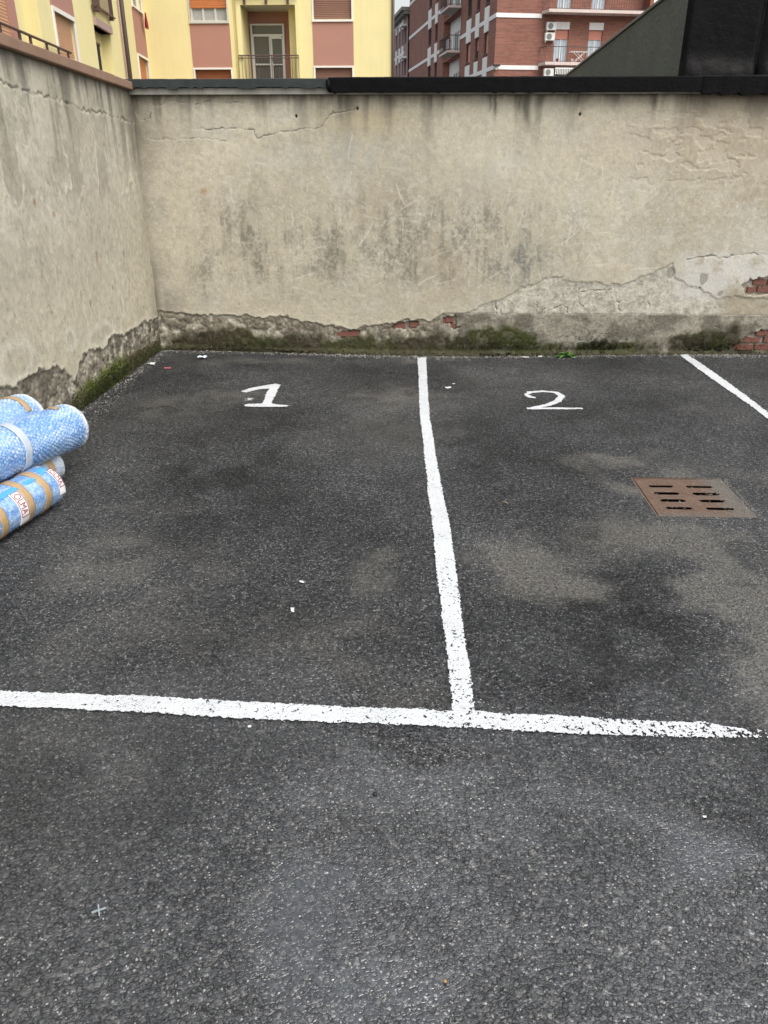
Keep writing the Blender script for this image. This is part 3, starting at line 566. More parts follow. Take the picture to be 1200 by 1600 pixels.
# ------------------------------------------------------------------ left yard wall
LEDGE = [(2.0, .42), (3.922, 0.468), (4.326, 0.398), (4.369, 0.405), (4.553, 0.396), (4.646, 0.408), (4.846, 0.384), (4.997, 0.325), (5.075, 0.261), (5.132, 0.201), (5.212, 0.259), (5.311, 0.36), (5.481, 0.345), (5.687, 0.31), (5.914, 0.372), (6.04, 0.333), (6.375, 0.317), (6.671, 0.327), (6.927, 0.293), (7.121, 0.301), (7.3, .303)]
LCRACK = [(3.6, 2.05), (4.3, 2.02), (4.832, 1.997), (4.994, 1.988), (5.237, 1.973), (5.36, 1.977), (5.531, 1.954), (5.642, 1.961), (5.861, 1.932), (6.04, 1.914), (6.279, 1.929), (6.56, 1.907), (6.792, 1.901), (7.04, 1.888)]
def ltop(y): return 2.113 + .028 * (7.05 - y) * (y > -9)
def wall_left():
    y = np.concatenate([np.arange(-3, 3.2, .05), np.arange(3.2, 7.09, .0075)]); q = np.concatenate([[-.14, -.06], np.linspace(-.03, 1, 290)])
    Y, Q = np.meshgrid(y, q, indexing='ij'); Z = np.where(Q < 0, Q * 2, Q * np.minimum(ltop(Y), 2.236))
    jy = Y + (fbm(Y * 13, Z * 13, 501, 4) - .5) * .06; jz = Z + (fbm(Y * 13, Z * 13, 505, 4) - .5) * .05
    f1 = fbm(Y * 1.2, Z * 1.2, 510, 5); f2 = fbm(Y * 5, Z * 5, 515, 5); f3 = fbm(Y * 28, Z * 28, 520, 4); fs = fbm(Y * 13, Z * 1.2, 525, 5); rough = fbm(Y * 18, Z * 18, 530, 5); rough2 = fbm(Y * 55, Z * 55, 535, 3); hi = vn(Y * 70, Z * 70, 540)
    c = np.zeros(Y.shape + (3,)) + np.array((.43, .395, .31)); c = mixc(c, (.49, .455, .365), ss(.42, .65, f1)); c = mixc(c, (.50, .455, .345), .6 * ss(1.1, .5, Z)); c = mixc(c, (.33, .30, .235), .5 * ss(.5, .72, f2) * ss(.6, 1.6, Z)); c = c * (.84 + .32 * f3)[..., None]
    depth = (f2 - .5) * .006 + (f1 - .5) * .018 + (hi - .5) * .001 + (f3 - .5) * .002
    top = np.minimum(ltop(Y), 2.236) - Z
    st = np.exp(-np.clip(top, 0, 9) / (.04 + .22 * ss(.40, .72, fs))); c = mixc(c, (.075, .07, .058), np.clip(st * (.32 + .95 * fs), 0, .85))
    c = mixc(c, (.2, .182, .145), .4 * ss(.55, .75, fs) * ss(.9, .3, top))
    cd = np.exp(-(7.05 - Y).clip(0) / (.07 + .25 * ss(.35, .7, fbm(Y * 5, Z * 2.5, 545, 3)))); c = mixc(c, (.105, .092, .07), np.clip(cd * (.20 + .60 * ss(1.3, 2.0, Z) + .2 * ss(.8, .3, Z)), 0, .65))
    # flaked paint film: paler, proud margin around thinner patches
    pf = fbm(Y * 4.2, Z * 2.6, 550, 5); zone = ss(1.30, 1.42, Z + .1 * (f1 - .5)) * ss(1.78, 1.6, Z + .15 * (f2 - .5)) * ss(7.0, 6.7, Y)
    edge = np.exp(-((pf - .52) / .024) ** 2) * zone; c = mixc(c, (.60, .565, .47), .9 * edge * ss(.25, .55, f3)); depth -= edge * .003
    c = mixc(c, (.31, .28, .225), .6 * zone * ss(.52, .56, pf)); c = mixc(c, (.52, .49, .41), .4 * ss(.60, .72, rough) * ss(1.2, 1.4, Z) * ss(1.75, 1.5, Z))
    for (sy, sz, ry, rz, a) in [(6.184, .56, .05, .1, .5), (6.19, .705, .03, .06, .5), (5.17, .49, .08, .06, .6), (4.4, .52, .2, .1, .5), (5.7, .42, .25, .06, .5)]:
        d = np.hypot((jy - sy) / ry, (jz - sz) / rz); c = mixc(c, (.58, .55, .47), a * np.exp(-((d - 1) / .25) ** 2)); c = mixc(c, (.32, .295, .235), .5 * a * ss(.9, .7, d))
    for (sy, sz, L) in [(5.001, 1.377, .05), (5.838, .983, .12), (5.586, .671, .07), (5.248, 1.285, .03), (6.4, .93, .05)]:
        m = np.exp(-((Y - sy) / .014) ** 2) * ss(-L, -.01, Z - sz) * ss(.022, .0, Z - sz); c = mixc(c, (.24, .10, .045), .8 * m)
    c = mixc(c, (.12, .11, .085), .4 * ss(.86, .93, vn(Y * 42 + Z * 20, Z * 42 - Y * 20, 555)) * ss(.4, .6, f2)); gr1 = fbm(Y * 46, Z * 30, 556, 4); c = c * (.82 + .36 * gr1)[..., None]
    d = dpoly(Y + (fbm(Y * 26, Z * 26, 560, 3) - .5) * .05, Z + (fbm(Y * 26, Z * 26, 565, 3) - .5) * .05, LCRACK); m = ss(.008, .002, d) * (.4 + .6 * ss(.35, .55, vn(Y * 12, Z * 12, 566))); depth += m * .011; c = mixc(c, (.07, .06, .048), .6 * m); c = mixc(c, (.5, .47, .40), .4 * ss(.022, .008, d - .006) * (1 - m) * ss(.4, .6, rough))
    ez = np.interp(jy, [p[0] for p in LEDGE], [p[1] for p in LEDGE]) + .04 * (fbm(Y * 24, Z * 24, 570, 3) - .5); low = ss(.012, -.012, jz - ez)
    cl = mixc(np.zeros_like(c) + np.array((.20, .178, .14)), (.42, .385, .31), ss(.48, .66, rough) * .85); cl = mixc(cl, (.085, .075, .058), ss(.5, .3, rough) * .75); cl = cl * (.3 + .75 * rough2 + .65 * hi)[..., None]
    dk = np.exp(-((jy - 4.62) / .42) ** 2) * ss(.10, .2, Z); cl = mixc(cl, (.13, .115, .09), .6 * dk)
    pale = np.exp(-((jy - 5.12) / .10) ** 2); cl = mixc(cl, (.43, .40, .33), .7 * pale * ss(.4, .55, rough + .1))
    c = c * (1 - low[..., None]) + cl * low[..., None]; depth += low * (.013 + (rough - .5) * .019 + (rough2 - .5) * .018 + (hi - .5) * .006)
    lip = np.exp(-((jz - ez) / .02) ** 2) * (jz > ez); depth -= lip * .005; c = mixc(c, (.55, .52, .44), lip * .5 * ss(.35, .6, f3))
    mz = np.interp(jy, [2, 4.9, 5.05, 5.25, 5.48, 5.82, 6.11, 6.57, 6.9, 7.2], [0, .02, .12, .17, .14, .18, .17, .11, .12, .10]) + .09 * (fbm(Y * 8, Z * 8, 575, 4) - .5)
    mm = np.clip(ss(.04, -.05, Z - mz) * (.6 + .6 * ss(.3, .6, rough)), 0, .95); br = ss(5.0, 5.5, Y) * ss(6.3, 5.9, Y)
    mc = mixc(np.zeros_like(c) + np.array((.050, .042, .015)), (.080, .108, .009), np.clip(br * .95 + .3 * (f2 - .5), 0, 1)); mc = mc * (.5 + rough2 * .6 + rough * .4)[..., None]
    c = c * (1 - mm[..., None]) + mc * mm[..., None]; depth -= mm * (.005 + .012 * rough2)
    foot = ss(.04, 0, Z); depth -= foot * .015 * rough
    P = np.stack([XL - depth, Y, Z], -1)
    return P, np.concatenate([np.clip(c, .004, .8), np.ones(c.shape[:2] + (1,))], -1)
wallL = empty('yard_wall', (XL, 4, 0), 0, 'grey-beige plaster side wall at left with a reddish-brown coping and mossy foot', 'wall')
P, C4 = wall_left(); P[..., 0] -= XL; P[..., 1] -= 4
raw_mesh('plaster', P, grid_faces(*P.shape[:2], flip=True), M['plaster'], C4, parent=wallL)
mb = MB(); mb.add([(-.30, -7, -.3), (-.07, -7, -.3), (-.07, 3.4, -.3), (-.30, 3.4, -.3), (-.30, -7, 2.22), (-.07, -7, 2.22), (-.07, 3.4, 2.105), (-.30, 3.4, 2.105)], [(0, 3, 2, 1), (4, 5, 6, 7), (0, 1, 5, 4), (1, 2, 6, 5), (2, 3, 7, 6), (3, 0, 4, 7)])
mb.build('wall_core', M['mortar'], wallL)
ys = [3.03, 2.60, .68, -1.24, -3.1, -5.0, -7.0]
for a, b2 in zip(ys[:-1], ys[1:]):
    def zt(y): return min(2.122 + .028 * (3.05 - y), 2.246)
    g = .004; mb = MB(); t = .050 if a > 3 else .055
    mb.add([(x, yy, zt(yy) + zz + rb.uniform(-.002, .002)) for zz in (-.006, t) for yy in (b2 + g, a - g) for x in (-.35, .045)], [(0, 2, 3, 1), (4, 5, 7, 6), (0, 1, 5, 4), (2, 6, 7, 3), (0, 4, 6, 2), (1, 3, 7, 5)])
    mb.build('coping_slab', M['terracotta'], wallL, bevel=.006)

# ------------------------------------------------------------------ neighbouring shed, felt side and tarred front
shed = empty('shed', (2.205, 7.45, 0), math.atan2(-.052, .9986), 'flat-topped shed behind the wall with grey mineral felt side and black tarred front', 'shed')
mb = MB(); mb.box(0, 5, .03, 9, -.2, 2.93); mb.build('felt_side', M['greyfelt'], shed)
rr = random.Random(5)
mb = MB(); mb.box(-.02, 5.0, .02, 9.02, 2.935, 2.965); mb.build('roof_edge', M['feltedge'], shed, bevel=.006)
for k, (a, b2) in enumerate([(-.012, .60), (.606, 1.7), (1.706, 2.8), (2.806, 4.0), (4.006, 5.0)]):
    n = 24; zz = np.linspace(-.1, 3.02, 60); xx = np.linspace(a, b2, n); X, Z = np.meshgrid(xx, zz, indexing='ij')
    D = (fbm(X * 3, Z * 1.2, 600 + k, 4) - .5) * .03 - .012 + .004 * (k % 2) - .05 * ss(.15, 0, Z - 2.2 - .08 * fbm(X * 5, X * 0, 610, 3)) * (.5 + fbm(X * 12, Z * 12, 620, 3))
    D[0] = D[-1] = .02; raw_mesh('bitumen_sheet', np.stack([X, D, Z], -1), grid_faces(n, 60), M['blackpanel'], parent=shed)
MB().box(-.015, 5.0, -.04, .028, 3.02, 3.06).build('front_capping', M['bitumen'], shed, bevel=.008)

# ------------------------------------------------------------------ facades
def frame_mat(origin, xdir_angle):
    return Matrix.Translation(origin) @ Matrix.Rotation(xdir_angle, 4, 'Z')
def facade(M4, u0, u1, z0, z1, openings, name, mat, parent, uv=False):
    us = sorted({u0, u1, *[o[0] for o in openings], *[o[1] for o in openings]}); zs = sorted({z0, z1, *[o[2] for o in openings], *[o[3] for o in openings]})
    mb = MB(M4)
    for a, b in zip(us[:-1], us[1:]):
        for c, d in zip(zs[:-1], zs[1:]):
            um, zm = (a + b) / 2, (c + d) / 2
            if any(o[0] < um < o[1] and o[2] < zm < o[3] for o in openings): continue
            mb.quad((a, 0, c), (b, 0, c), (b, 0, d), (a, 0, d))
    for (a, b, c, d, dp) in openings:
        mb.quad((a, 0, c), (a, 0, d), (a, dp, d), (a, dp, c)); mb.quad((b, 0, c), (b, dp, c), (b, dp, d), (b, 0, d))
        mb.quad((a, 0, d), (b, 0, d), (b, dp, d), (a, dp, d)); mb.quad((a, 0, c), (a, dp, c), (b, dp, c), (b, 0, c))
    o = mb.build(name, mat, parent)
    if uv: wall_uv(o)
    return o
def wall_uv(o):
    me = o.data; uvl = me.uv_layers.new(name='UVMap')
    for p in me.polygons:
        n = p.normal
        for li in p.loop_indices:
            q = me.vertices[me.loops[li].vertex_index].co; uvl.data[li].uv = ((q.y if abs(n.x) > abs(n.y) else q.x) + (q.x * .3 if abs(n.z) > .5 else 0), q.z)
def shutter(M4, a, b, c, d, y, mat, parent, pitch=.05):
    mb = MB(M4); n = max(2, int((d - c) / pitch)); hh = (d - c) / n
    for k in range(n):
        z0 = c + k * hh
        mb.quad((a, y, z0), (b, y, z0), (b, y - .012, z0 + hh * .7), (a, y - .012, z0 + hh * .7)); mb.quad((a, y - .012, z0 + hh * .7), (b, y - .012, z0 + hh * .7), (b, y, z0 + hh), (a, y, z0 + hh))
    return mb.build('shutter', mat, parent)
def window(root, M4, a, b, c, d, dp, fw, frame, shut=None, shut_mat=None, leaves=2, glass='glass', trim=None, sill=True, pitch=.05):
    """opening a..b x c..d of depth dp; trim = outer surround width; shut = height of the shutter's lower edge"""
    mb = MB(M4); y0, y1 = dp - .07, dp - .01
    mb.box(a, a + fw, y0, y1, c, d); mb.box(b - fw, b, y0, y1, c, d); mb.box(a + fw, b - fw, y0, y1, d - fw, d); mb.box(a + fw, b - fw, y0, y1, c, c + fw)
    for k in range(1, leaves):
        u = a + (b - a) * k / leaves; mb.box(u - fw * .7, u + fw * .7, y0, y1, c + fw, d - fw)
    if trim:
        t = trim; mb.box(a - t, a, -.03, .05, c, d); mb.box(b, b + t, -.03, .05, c, d); mb.box(a - t, b + t, -.035, .05, d, d + t)
    wn = mb.build('window', frame, root)
    if sill: MB(M4).box(a - (trim or .03), b + (trim or .03), -.06, .05, c - .06, c - .002).build('sill', frame, wn)
    MB(M4).box(a + fw, b - fw, dp - .035, dp - .03, c + fw, d - fw).build('pane', M[glass], wn)
    MB(M4).quad((a, dp, c), (b, dp, c), (b, dp, d), (a, dp, d)).build('dark_backing', M['dark'], wn)  # backing coloured near black for the shade of the room inside
    if shut is not None and shut_mat: shutter(M4, a + .005, b - .005, shut, d - .002, dp - .09, shut_mat, wn, pitch)
    return wn
def rail(root, M4, pts, z0, z1, mat, name='balcony_railing', gap=.12, r=.012, mid=None, each=False):
    mb = MB(M4); P2 = [Vector(p) for p in pts]
    for a, b in zip(P2[:-1], P2[1:]):
        mb.tube([(a.x, a.y, z1), (b.x, b.y, z1)], r * 1.6, 6)
    o = mb.build(name, mat, root); me = None
    for zz in ([z0, mid] if mid else [z0]):
        mb = MB(M4)
        for a, b in zip(P2[:-1], P2[1:]): mb.tube([(a.x, a.y, zz), (b.x, b.y, zz)], r * 1.2, 6)
        mb.build('rail_bar', mat, o)
    for a, b in zip(P2[:-1], P2[1:]):
        n = max(1, int((b - a).length / gap))
        for k in range(n + 1):
            p = a.lerp(b, k / n)
            if me is None:
                m2 = MB(); m2.tube([(0, 0, z0), (0, 0, z1)], r * .75, 5); me = m2.mesh('baluster'); me.materials.append(mat)
            q = M4 @ Vector((p.x, p.y, 0)); s = link(bpy.data.objects.new('baluster', me), o); s.location = q
    return o

# ------------------------------------------------------------------ yellow apartment building (front facade and wing)
apt = empty('apartment_building', (-9.14, 30, 0), 0, 'yellow rendered apartment building with pink panels and roller shutters behind the wall', 'building')
F = Matrix.Identity(4); X0 = 9.14
def fx(x): return x + X0
ops = [(fx(-7.58), fx(-6.34), 2.9, 4.43, .18), (fx(-7.58), fx(-6.34), 5.83, 7.4, .18), (fx(-3.44), fx(-2.18), 2.9, 4.47, .18), (fx(-3.44), fx(-2.18), 5.86, 7.4, .18), (fx(-5.87), fx(-4.05), 3.6, 6.28, 1.2), (fx(-5.87), fx(-4.05), 6.55, 9.1, 1.2), (fx(-6.15), fx(-6.035), 0, 9.3, .07)]
facade(F, 0, fx(-.84), 0, 9.6, ops, 'facade', M['yellow'], apt)
WA = frame_mat((0, 0, 0), R(96.219))          # wing: local x runs away from the camera, so u (towards the camera) = -x
wops = [(-1.80, -.30, 3.1, 4.66, .18), (-1.80, -.35, 6.04, 7.5, .18), (-6.95, -5.24, 3.0, 4.80, .26), (-6.95, -5.24, 5.25, 7.3, .5), (-10.38, -8.86, 3.0, 4.60, .18), (-10.38, -8.86, 6.05, 7.4, .18), (-15.2, -11.42, 2.9, 6.3, .30)]
facade(WA, -17, 0, 0, 9.6, wops, 'wing_facade', M['yellow'], apt)
MB().quad((fx(-6.15), .069, 0), (fx(-6.035), .069, 0), (fx(-6.035), .069, 9.3), (fx(-6.15), .069, 9.3)).build('groove_back', M['yellow'], apt)
# closing walls and roof
mb = MB(); ex = fx(-.84); wdir = Vector((math.cos(R(96.219)), math.sin(R(96.219)), 0)); we = wdir * -17
mb.quad((ex, 0, 0), (ex - 1.2, 9, 0), (ex - 1.2, 9, 9.6), (ex, 0, 9.6)); mb.quad((ex - 1.2, 9, 0), (-9, 9, 0), (-9, 9, 9.6), (ex - 1.2, 9, 9.6))
mb.quad((we.x - 9, we.y, 0), (we.x, we.y, 0), (we.x, we.y, 9.6), (we.x - 9, we.y, 9.6)); mb.quad((-9, 9, 0), (we.x - 9, we.y, 0), (we.x - 9, we.y, 9.6), (-9, 9, 9.6)); mb.build('rear_wall', M['yellow'], apt)
mb = MB(); mb.prism([(we.x - 9.3, we.y - .4), (we.x + .5, we.y - .4), (.5, -.5), (ex + .1, -.5), (ex - 1.0, 9.4), (-9.3, 9.4)], 9.6, 9.85); mb.build('roof', M['roof'], apt)
# front windows, panels
for (a, b, top, up, smu, sml, sz) in [(-7.58, -6.34, 4.43, 5.83, 'shut_orange', 'shut_red', 6.22), (-3.44, -2.18, 4.47, 5.86, 'shut_brown', 'shut_brown', 5.90)]:
    w1 = window(apt, F, fx(a), fx(b), 2.9, top, .18, .045, M['offwhite'], 3.0, M[sml], 2, trim=.055)
    w2 = window(apt, F, fx(a), fx(b), up, 7.4, .18, .05, M['alu' if sz > 6 else 'offwhite'], sz, M[smu], 3, glass='curtain' if sz > 6 else 'glass', trim=.05)
    MB().box(fx(a) - .055, fx(b) + .055, -.012, .03, top + .057, up - .062).build('spandrel_panel', M['pink'], apt)
    MB().box(fx(a) - .055, fx(b) + .055, -.012, .03, 7.46, 8.9).build('spandrel_panel', M['pink'], apt)
    MB().box(fx(a) - .055, fx(b) + .055, -.012, .03, 1.5, 2.83).build('spandrel_panel', M['pink'], apt)
# loggia
mb = MB(); mb.box(fx(-6.03), fx(-5.872), -.07, -.002, 0, 9.3); mb.box(fx(-4.048), fx(-3.93), -.07, -.002, 0, 9.3); mb.box(fx(-5.872), fx(-4.048), -.07, -.002, 6.282, 6.44); mb.build('loggia_surround', M['yellow'], apt)
MB().quad((fx(-5.87), 1.195, 3.6), (fx(-4.05), 1.195, 3.6), (fx(-4.05), 1.195, 6.28), (fx(-5.87), 1.195, 6.28)).build('loggia_back', M['pink'], apt)
MB().box(fx(-4.36), fx(-4.053), .55, 1.19, 3.6, 6.275).build('loggia_pier', M['yellow'], apt)
MB().quad((fx(-5.865), .01, 6.277), (fx(-5.865), 1.19, 6.277), (fx(-4.055), 1.19, 6.277), (fx(-4.055), .01, 6.277)).build('loggia_ceiling', M['ceiling'], apt)
MB().quad((fx(-5.87), 1.195, 6.55), (fx(-4.05), 1.195, 6.55), (fx(-4.05), 1.195, 9.1), (fx(-5.87), 1.195, 9.1)).build('loggia_back', M['pink'], apt)
mb = MB(); yb0, yb1 = 1.10, 1.185
for (a, b, c, d) in [(-5.80, -5.735, 3.62, 5.91), (-4.68, -4.62, 3.62, 5.91), (-5.735, -4.68, 5.86, 5.91), (-5.735, -4.68, 5.53, 5.60), (-5.735, -5.70, 3.66, 5.53), (-5.165, -5.125, 3.66, 5.53), (-5.115, -5.06, 3.62, 5.53), (-4.715, -4.68, 3.66, 5.50), (-5.06, -4.715, 5.46, 5.53), (-5.70, -5.165, 4.66, 4.71), (-5.06, -4.715, 4.66, 4.70)]: mb.box(fx(a), fx(b), yb0, yb1, c, d)
door = mb.build('balcony_door', M['alu'], apt)
for (a, b, c, d) in [(-5.735, -4.68, 5.60, 5.86), (-5.70, -5.165, 4.71, 5.53), (-5.06, -4.715, 4.70, 5.46), (-5.70, -5.165, 3.66, 4.66), (-5.06, -4.715, 3.66, 4.66)]: MB().box(fx(a), fx(b), 1.15, 1.156, c, d).build('pane', M['glass'], door)
MB().box(fx(-5.10), fx(-5.075), 1.06, 1.10, 4.78, 4.93).build('handle', M['darkrail'], door)
MB().box(fx(-5.86), fx(-4.06), .02, 1.18, 3.42, 3.6).build('balcony_slab', M['ceiling'], apt)
rail(apt, F, [(fx(-6.03), -.11), (fx(-3.99), -.11)], 3.72, 4.83, M['rail'], gap=.11, mid=4.755)
rail(apt, F, [(fx(-6.03), -.13), (fx(-3.99), -.13)], 6.42, 7.5, M['rail'], gap=.11)
for x in (-5.72, -5.0, -4.28): MB().box(fx(x) - .04, fx(x) + .04, -.13, -.072, 6.30, 6.44).build('railing_bracket', M['rail'], apt)
MB().tube([(fx(-.80), -.04, 0), (fx(-.80), -.04, 9.6)], .05, 10).build('downpipe', M['pipe'], apt, True)
# wing
window(apt, WA, -1.80, -.30, 3.1, 4.66, .18, .05, M['offwhite'], 3.2, M['shut_orange'], 2, trim=.07)
window(apt, WA, -1.80, -.35, 6.04, 7.5, .18, .07, M['offwhite'], None, None, 2, trim=.06)
window(apt, WA, -10.38, -8.86, 3.0, 4.60, .18, .05, M['offwhite'], 3.05, M['shut_tan'], 2, trim=.09)
window(apt, WA, -10.38, -8.86, 6.05, 7.4, .18, .05, M['offwhite'], 6.1, M['shut_tan'], 2, trim=.07)
for (a, b, c, d) in [(-1.93, -.2, 4.74, 5.97), (-10.5, -8.74, 4.70, 5.98), (-1.93, -.2, 1.7, 3.02)]: MB(WA).box(a, b, -.012, .03, c, d).build('spandrel_panel', M['pink'], apt)
MB(WA).tube([(-3.72, -.09, 0), (-3.72, -.09, 9.6)], .065, 10).build('downpipe', M['pipe'], apt, True)
MB(WA).tube([(-3.95, -.05, 0), (-3.95, -.05, 9.6)], .025, 6).build('cable_duct', M['purple'], apt, True)
mb = MB(WA); mb.box(-6.95, -5.24, -.08, .25, 4.80, 4.97); mb.build('balcony_slab', M['purple'], apt)
MB(WA).quad((-6.95, .255, 3.0), (-5.24, .255, 3.0), (-5.24, .255, 4.8), (-6.95, .255, 4.8)).build('loggia_back', M['yellow'], apt)
mb = MB(WA); mb.box(-6.9, -6.35, .20, .25, 3.02, 4.45); d2 = mb.build('balcony_door', M['white'], apt); MB(WA).box(-6.345, -5.75, .215, .25, 3.02, 4.45).build('pane', M['dark'], d2); MB(WA).box(-6.9, -5.7, .20, .25, 4.455, 4.52).build('door_head', M['rail'], d2)  # dark pane: shade of the open doorway put into its colour
MB(WA).quad((-6.95, .49, 5.25), (-5.24, .49, 5.25), (-5.24, .49, 7.3), (-6.95, .49, 7.3)).build('loggia_back', M['darkyellow'], apt)
mb = MB(WA)
for u in (-7.0, -6.80, -5.32): mb.box(u, u + (.14 if u < -6 else .07), -.16, -.04, 5.12, 6.4)
mb.box(-7.05, -5.05, -.16, -.10, 5.19, 5.23); mb.box(-7.05, -5.05, -.16, -.10, 6.36, 6.42)
rl = mb.build('balcony_railing', M['rail'], apt)
mb = MB(WA)
for k in range(34): mb.box(-6.62 + k * .038, -6.588 + k * .038, -.075, -.06, 5.24, 6.34)
mb.build('reed_screen', M['reed'], rl)
MB(WA).quad((-15.2, .295, 2.9), (-11.42, .295, 2.9), (-11.42, .295, 6.3), (-15.2, .295, 6.3)).build('loggia_back', M['yellow'], apt)
MB(WA).box(-12.62, -12.2, .20, .29, 2.9, 5.6).build('pink_pilaster', M['pink'], apt); wn = MB(WA).box(-14.6, -14.5, .2, .29, 2.9, 5.6).build('window', M['offwhite'], apt); shutter(WA, -14.5, -12.625, 2.95, 5.6, .24, M['shut_tan'], wn, .06)
MB(WA).box(-15.2, -11.42, .0, .29, 2.75, 2.9).build('balcony_slab', M['purple'], apt)
mb = MB(WA); mb.tube([(-15.3, -.12, 3.85), (-9.9, -.12, 3.85)], .028, 8)
for u in (-14.2, -13.2, -12.6, -11.6, -10.8, -10.1): mb.box(u - .05, u - .015, -.13, -.10, 2.85, 3.84); mb.box(u + .015, u + .05, -.13, -.10, 2.85, 3.84)
mb.box(-15.3, -9.9, -.14, -.10, 3.66, 3.69); mb.build('balcony_railing', M['rail'], apt)
q = Matrix.Translation((-9.14, 30, 0)) @ WA @ Vector((-.62, -.16, 5.72))
n = 9; xx = np.linspace(-.17, .17, n); zz = np.linspace(-.16, .28, 12); X, Z = np.meshgrid(xx, zz, indexing='ij')
V = np.stack([X * (1 - .4 * ss(.0, .28, Z)), .03 * np.sin(X * 40) * ss(.3, -.1, Z) - .01, Z], -1)
clo = raw_mesh('hanging_cloth', np.concatenate([V.reshape(-1, 3), (V + np.array((0, .015, 0))).reshape(-1, 3)]), np.concatenate([grid_faces(n, 12), grid_faces(n, 12, True) + n * 12]), M['redcloth'])
clo.location = q; clo.rotation_euler = (0, 0, R(96.2)); tag(clo, 'dark red cloth hanging from a window sill of the yellow building', 'cloth')

# ------------------------------------------------------------------ brick apartment block
ANG = math.atan2(.17, .985)
bb = empty('apartment_block', (5.07, 58, 0), ANG, 'red brick apartment block with white bands and balconies in the distance', 'building')
FR = Matrix.Identity(4); FL = frame_mat((0, 0, 0), R(-90)); FL.translation = Vector((0, 0, 0))
# left facade: local x = -u in a frame whose x axis points towards the camera side; outward = -x of the block
PER = 2.9
fl_ops = []
for s in range(-1, 4):
    zb = 9.40 + PER * s
    for (a, b) in ((1.86, 2.95), (4.50, 5.50), (6.92, 8.25), (19.4, 20.45), (22.25, 23.6)):
        fl_ops.append((-b, -a, zb - 1.28, zb, .22))
    fl_ops.append((-16.9, -10.4, zb - 2.25 + 2.0, zb + 2.55, .6))
facade(FL, -34.3, 0, 0, 20.4, fl_ops, 'side_facade', M['brickwork'], bb, True)
fr_ops = []
for s in range(-1, 4):
    for a in (3.95, 6.25, 11.0, 13.6): fr_ops.append((a, a + .93, 7.42 + PER * s, 9.32 + PER * s, .2))
facade(FR, 0, 22, 0, 20.4, fr_ops, 'front_facade', M['brickwork'], bb, True)
mb = MB(); mb.quad((22, 0, 0), (22, 34, 0), (22, 34, 20.4), (22, 0, 20.4)); mb.quad((22, 34.3, 0), (0, 34.3, 0), (0, 34.3, 20.4), (22, 34.3, 20.4)); wall_uv(mb.build('rear_wall', M['brickwork'], bb))
MB().box(-.5, 22.5, -.5, 34.8, 20.4, 20.8).build('roof', M['roof'], bb)
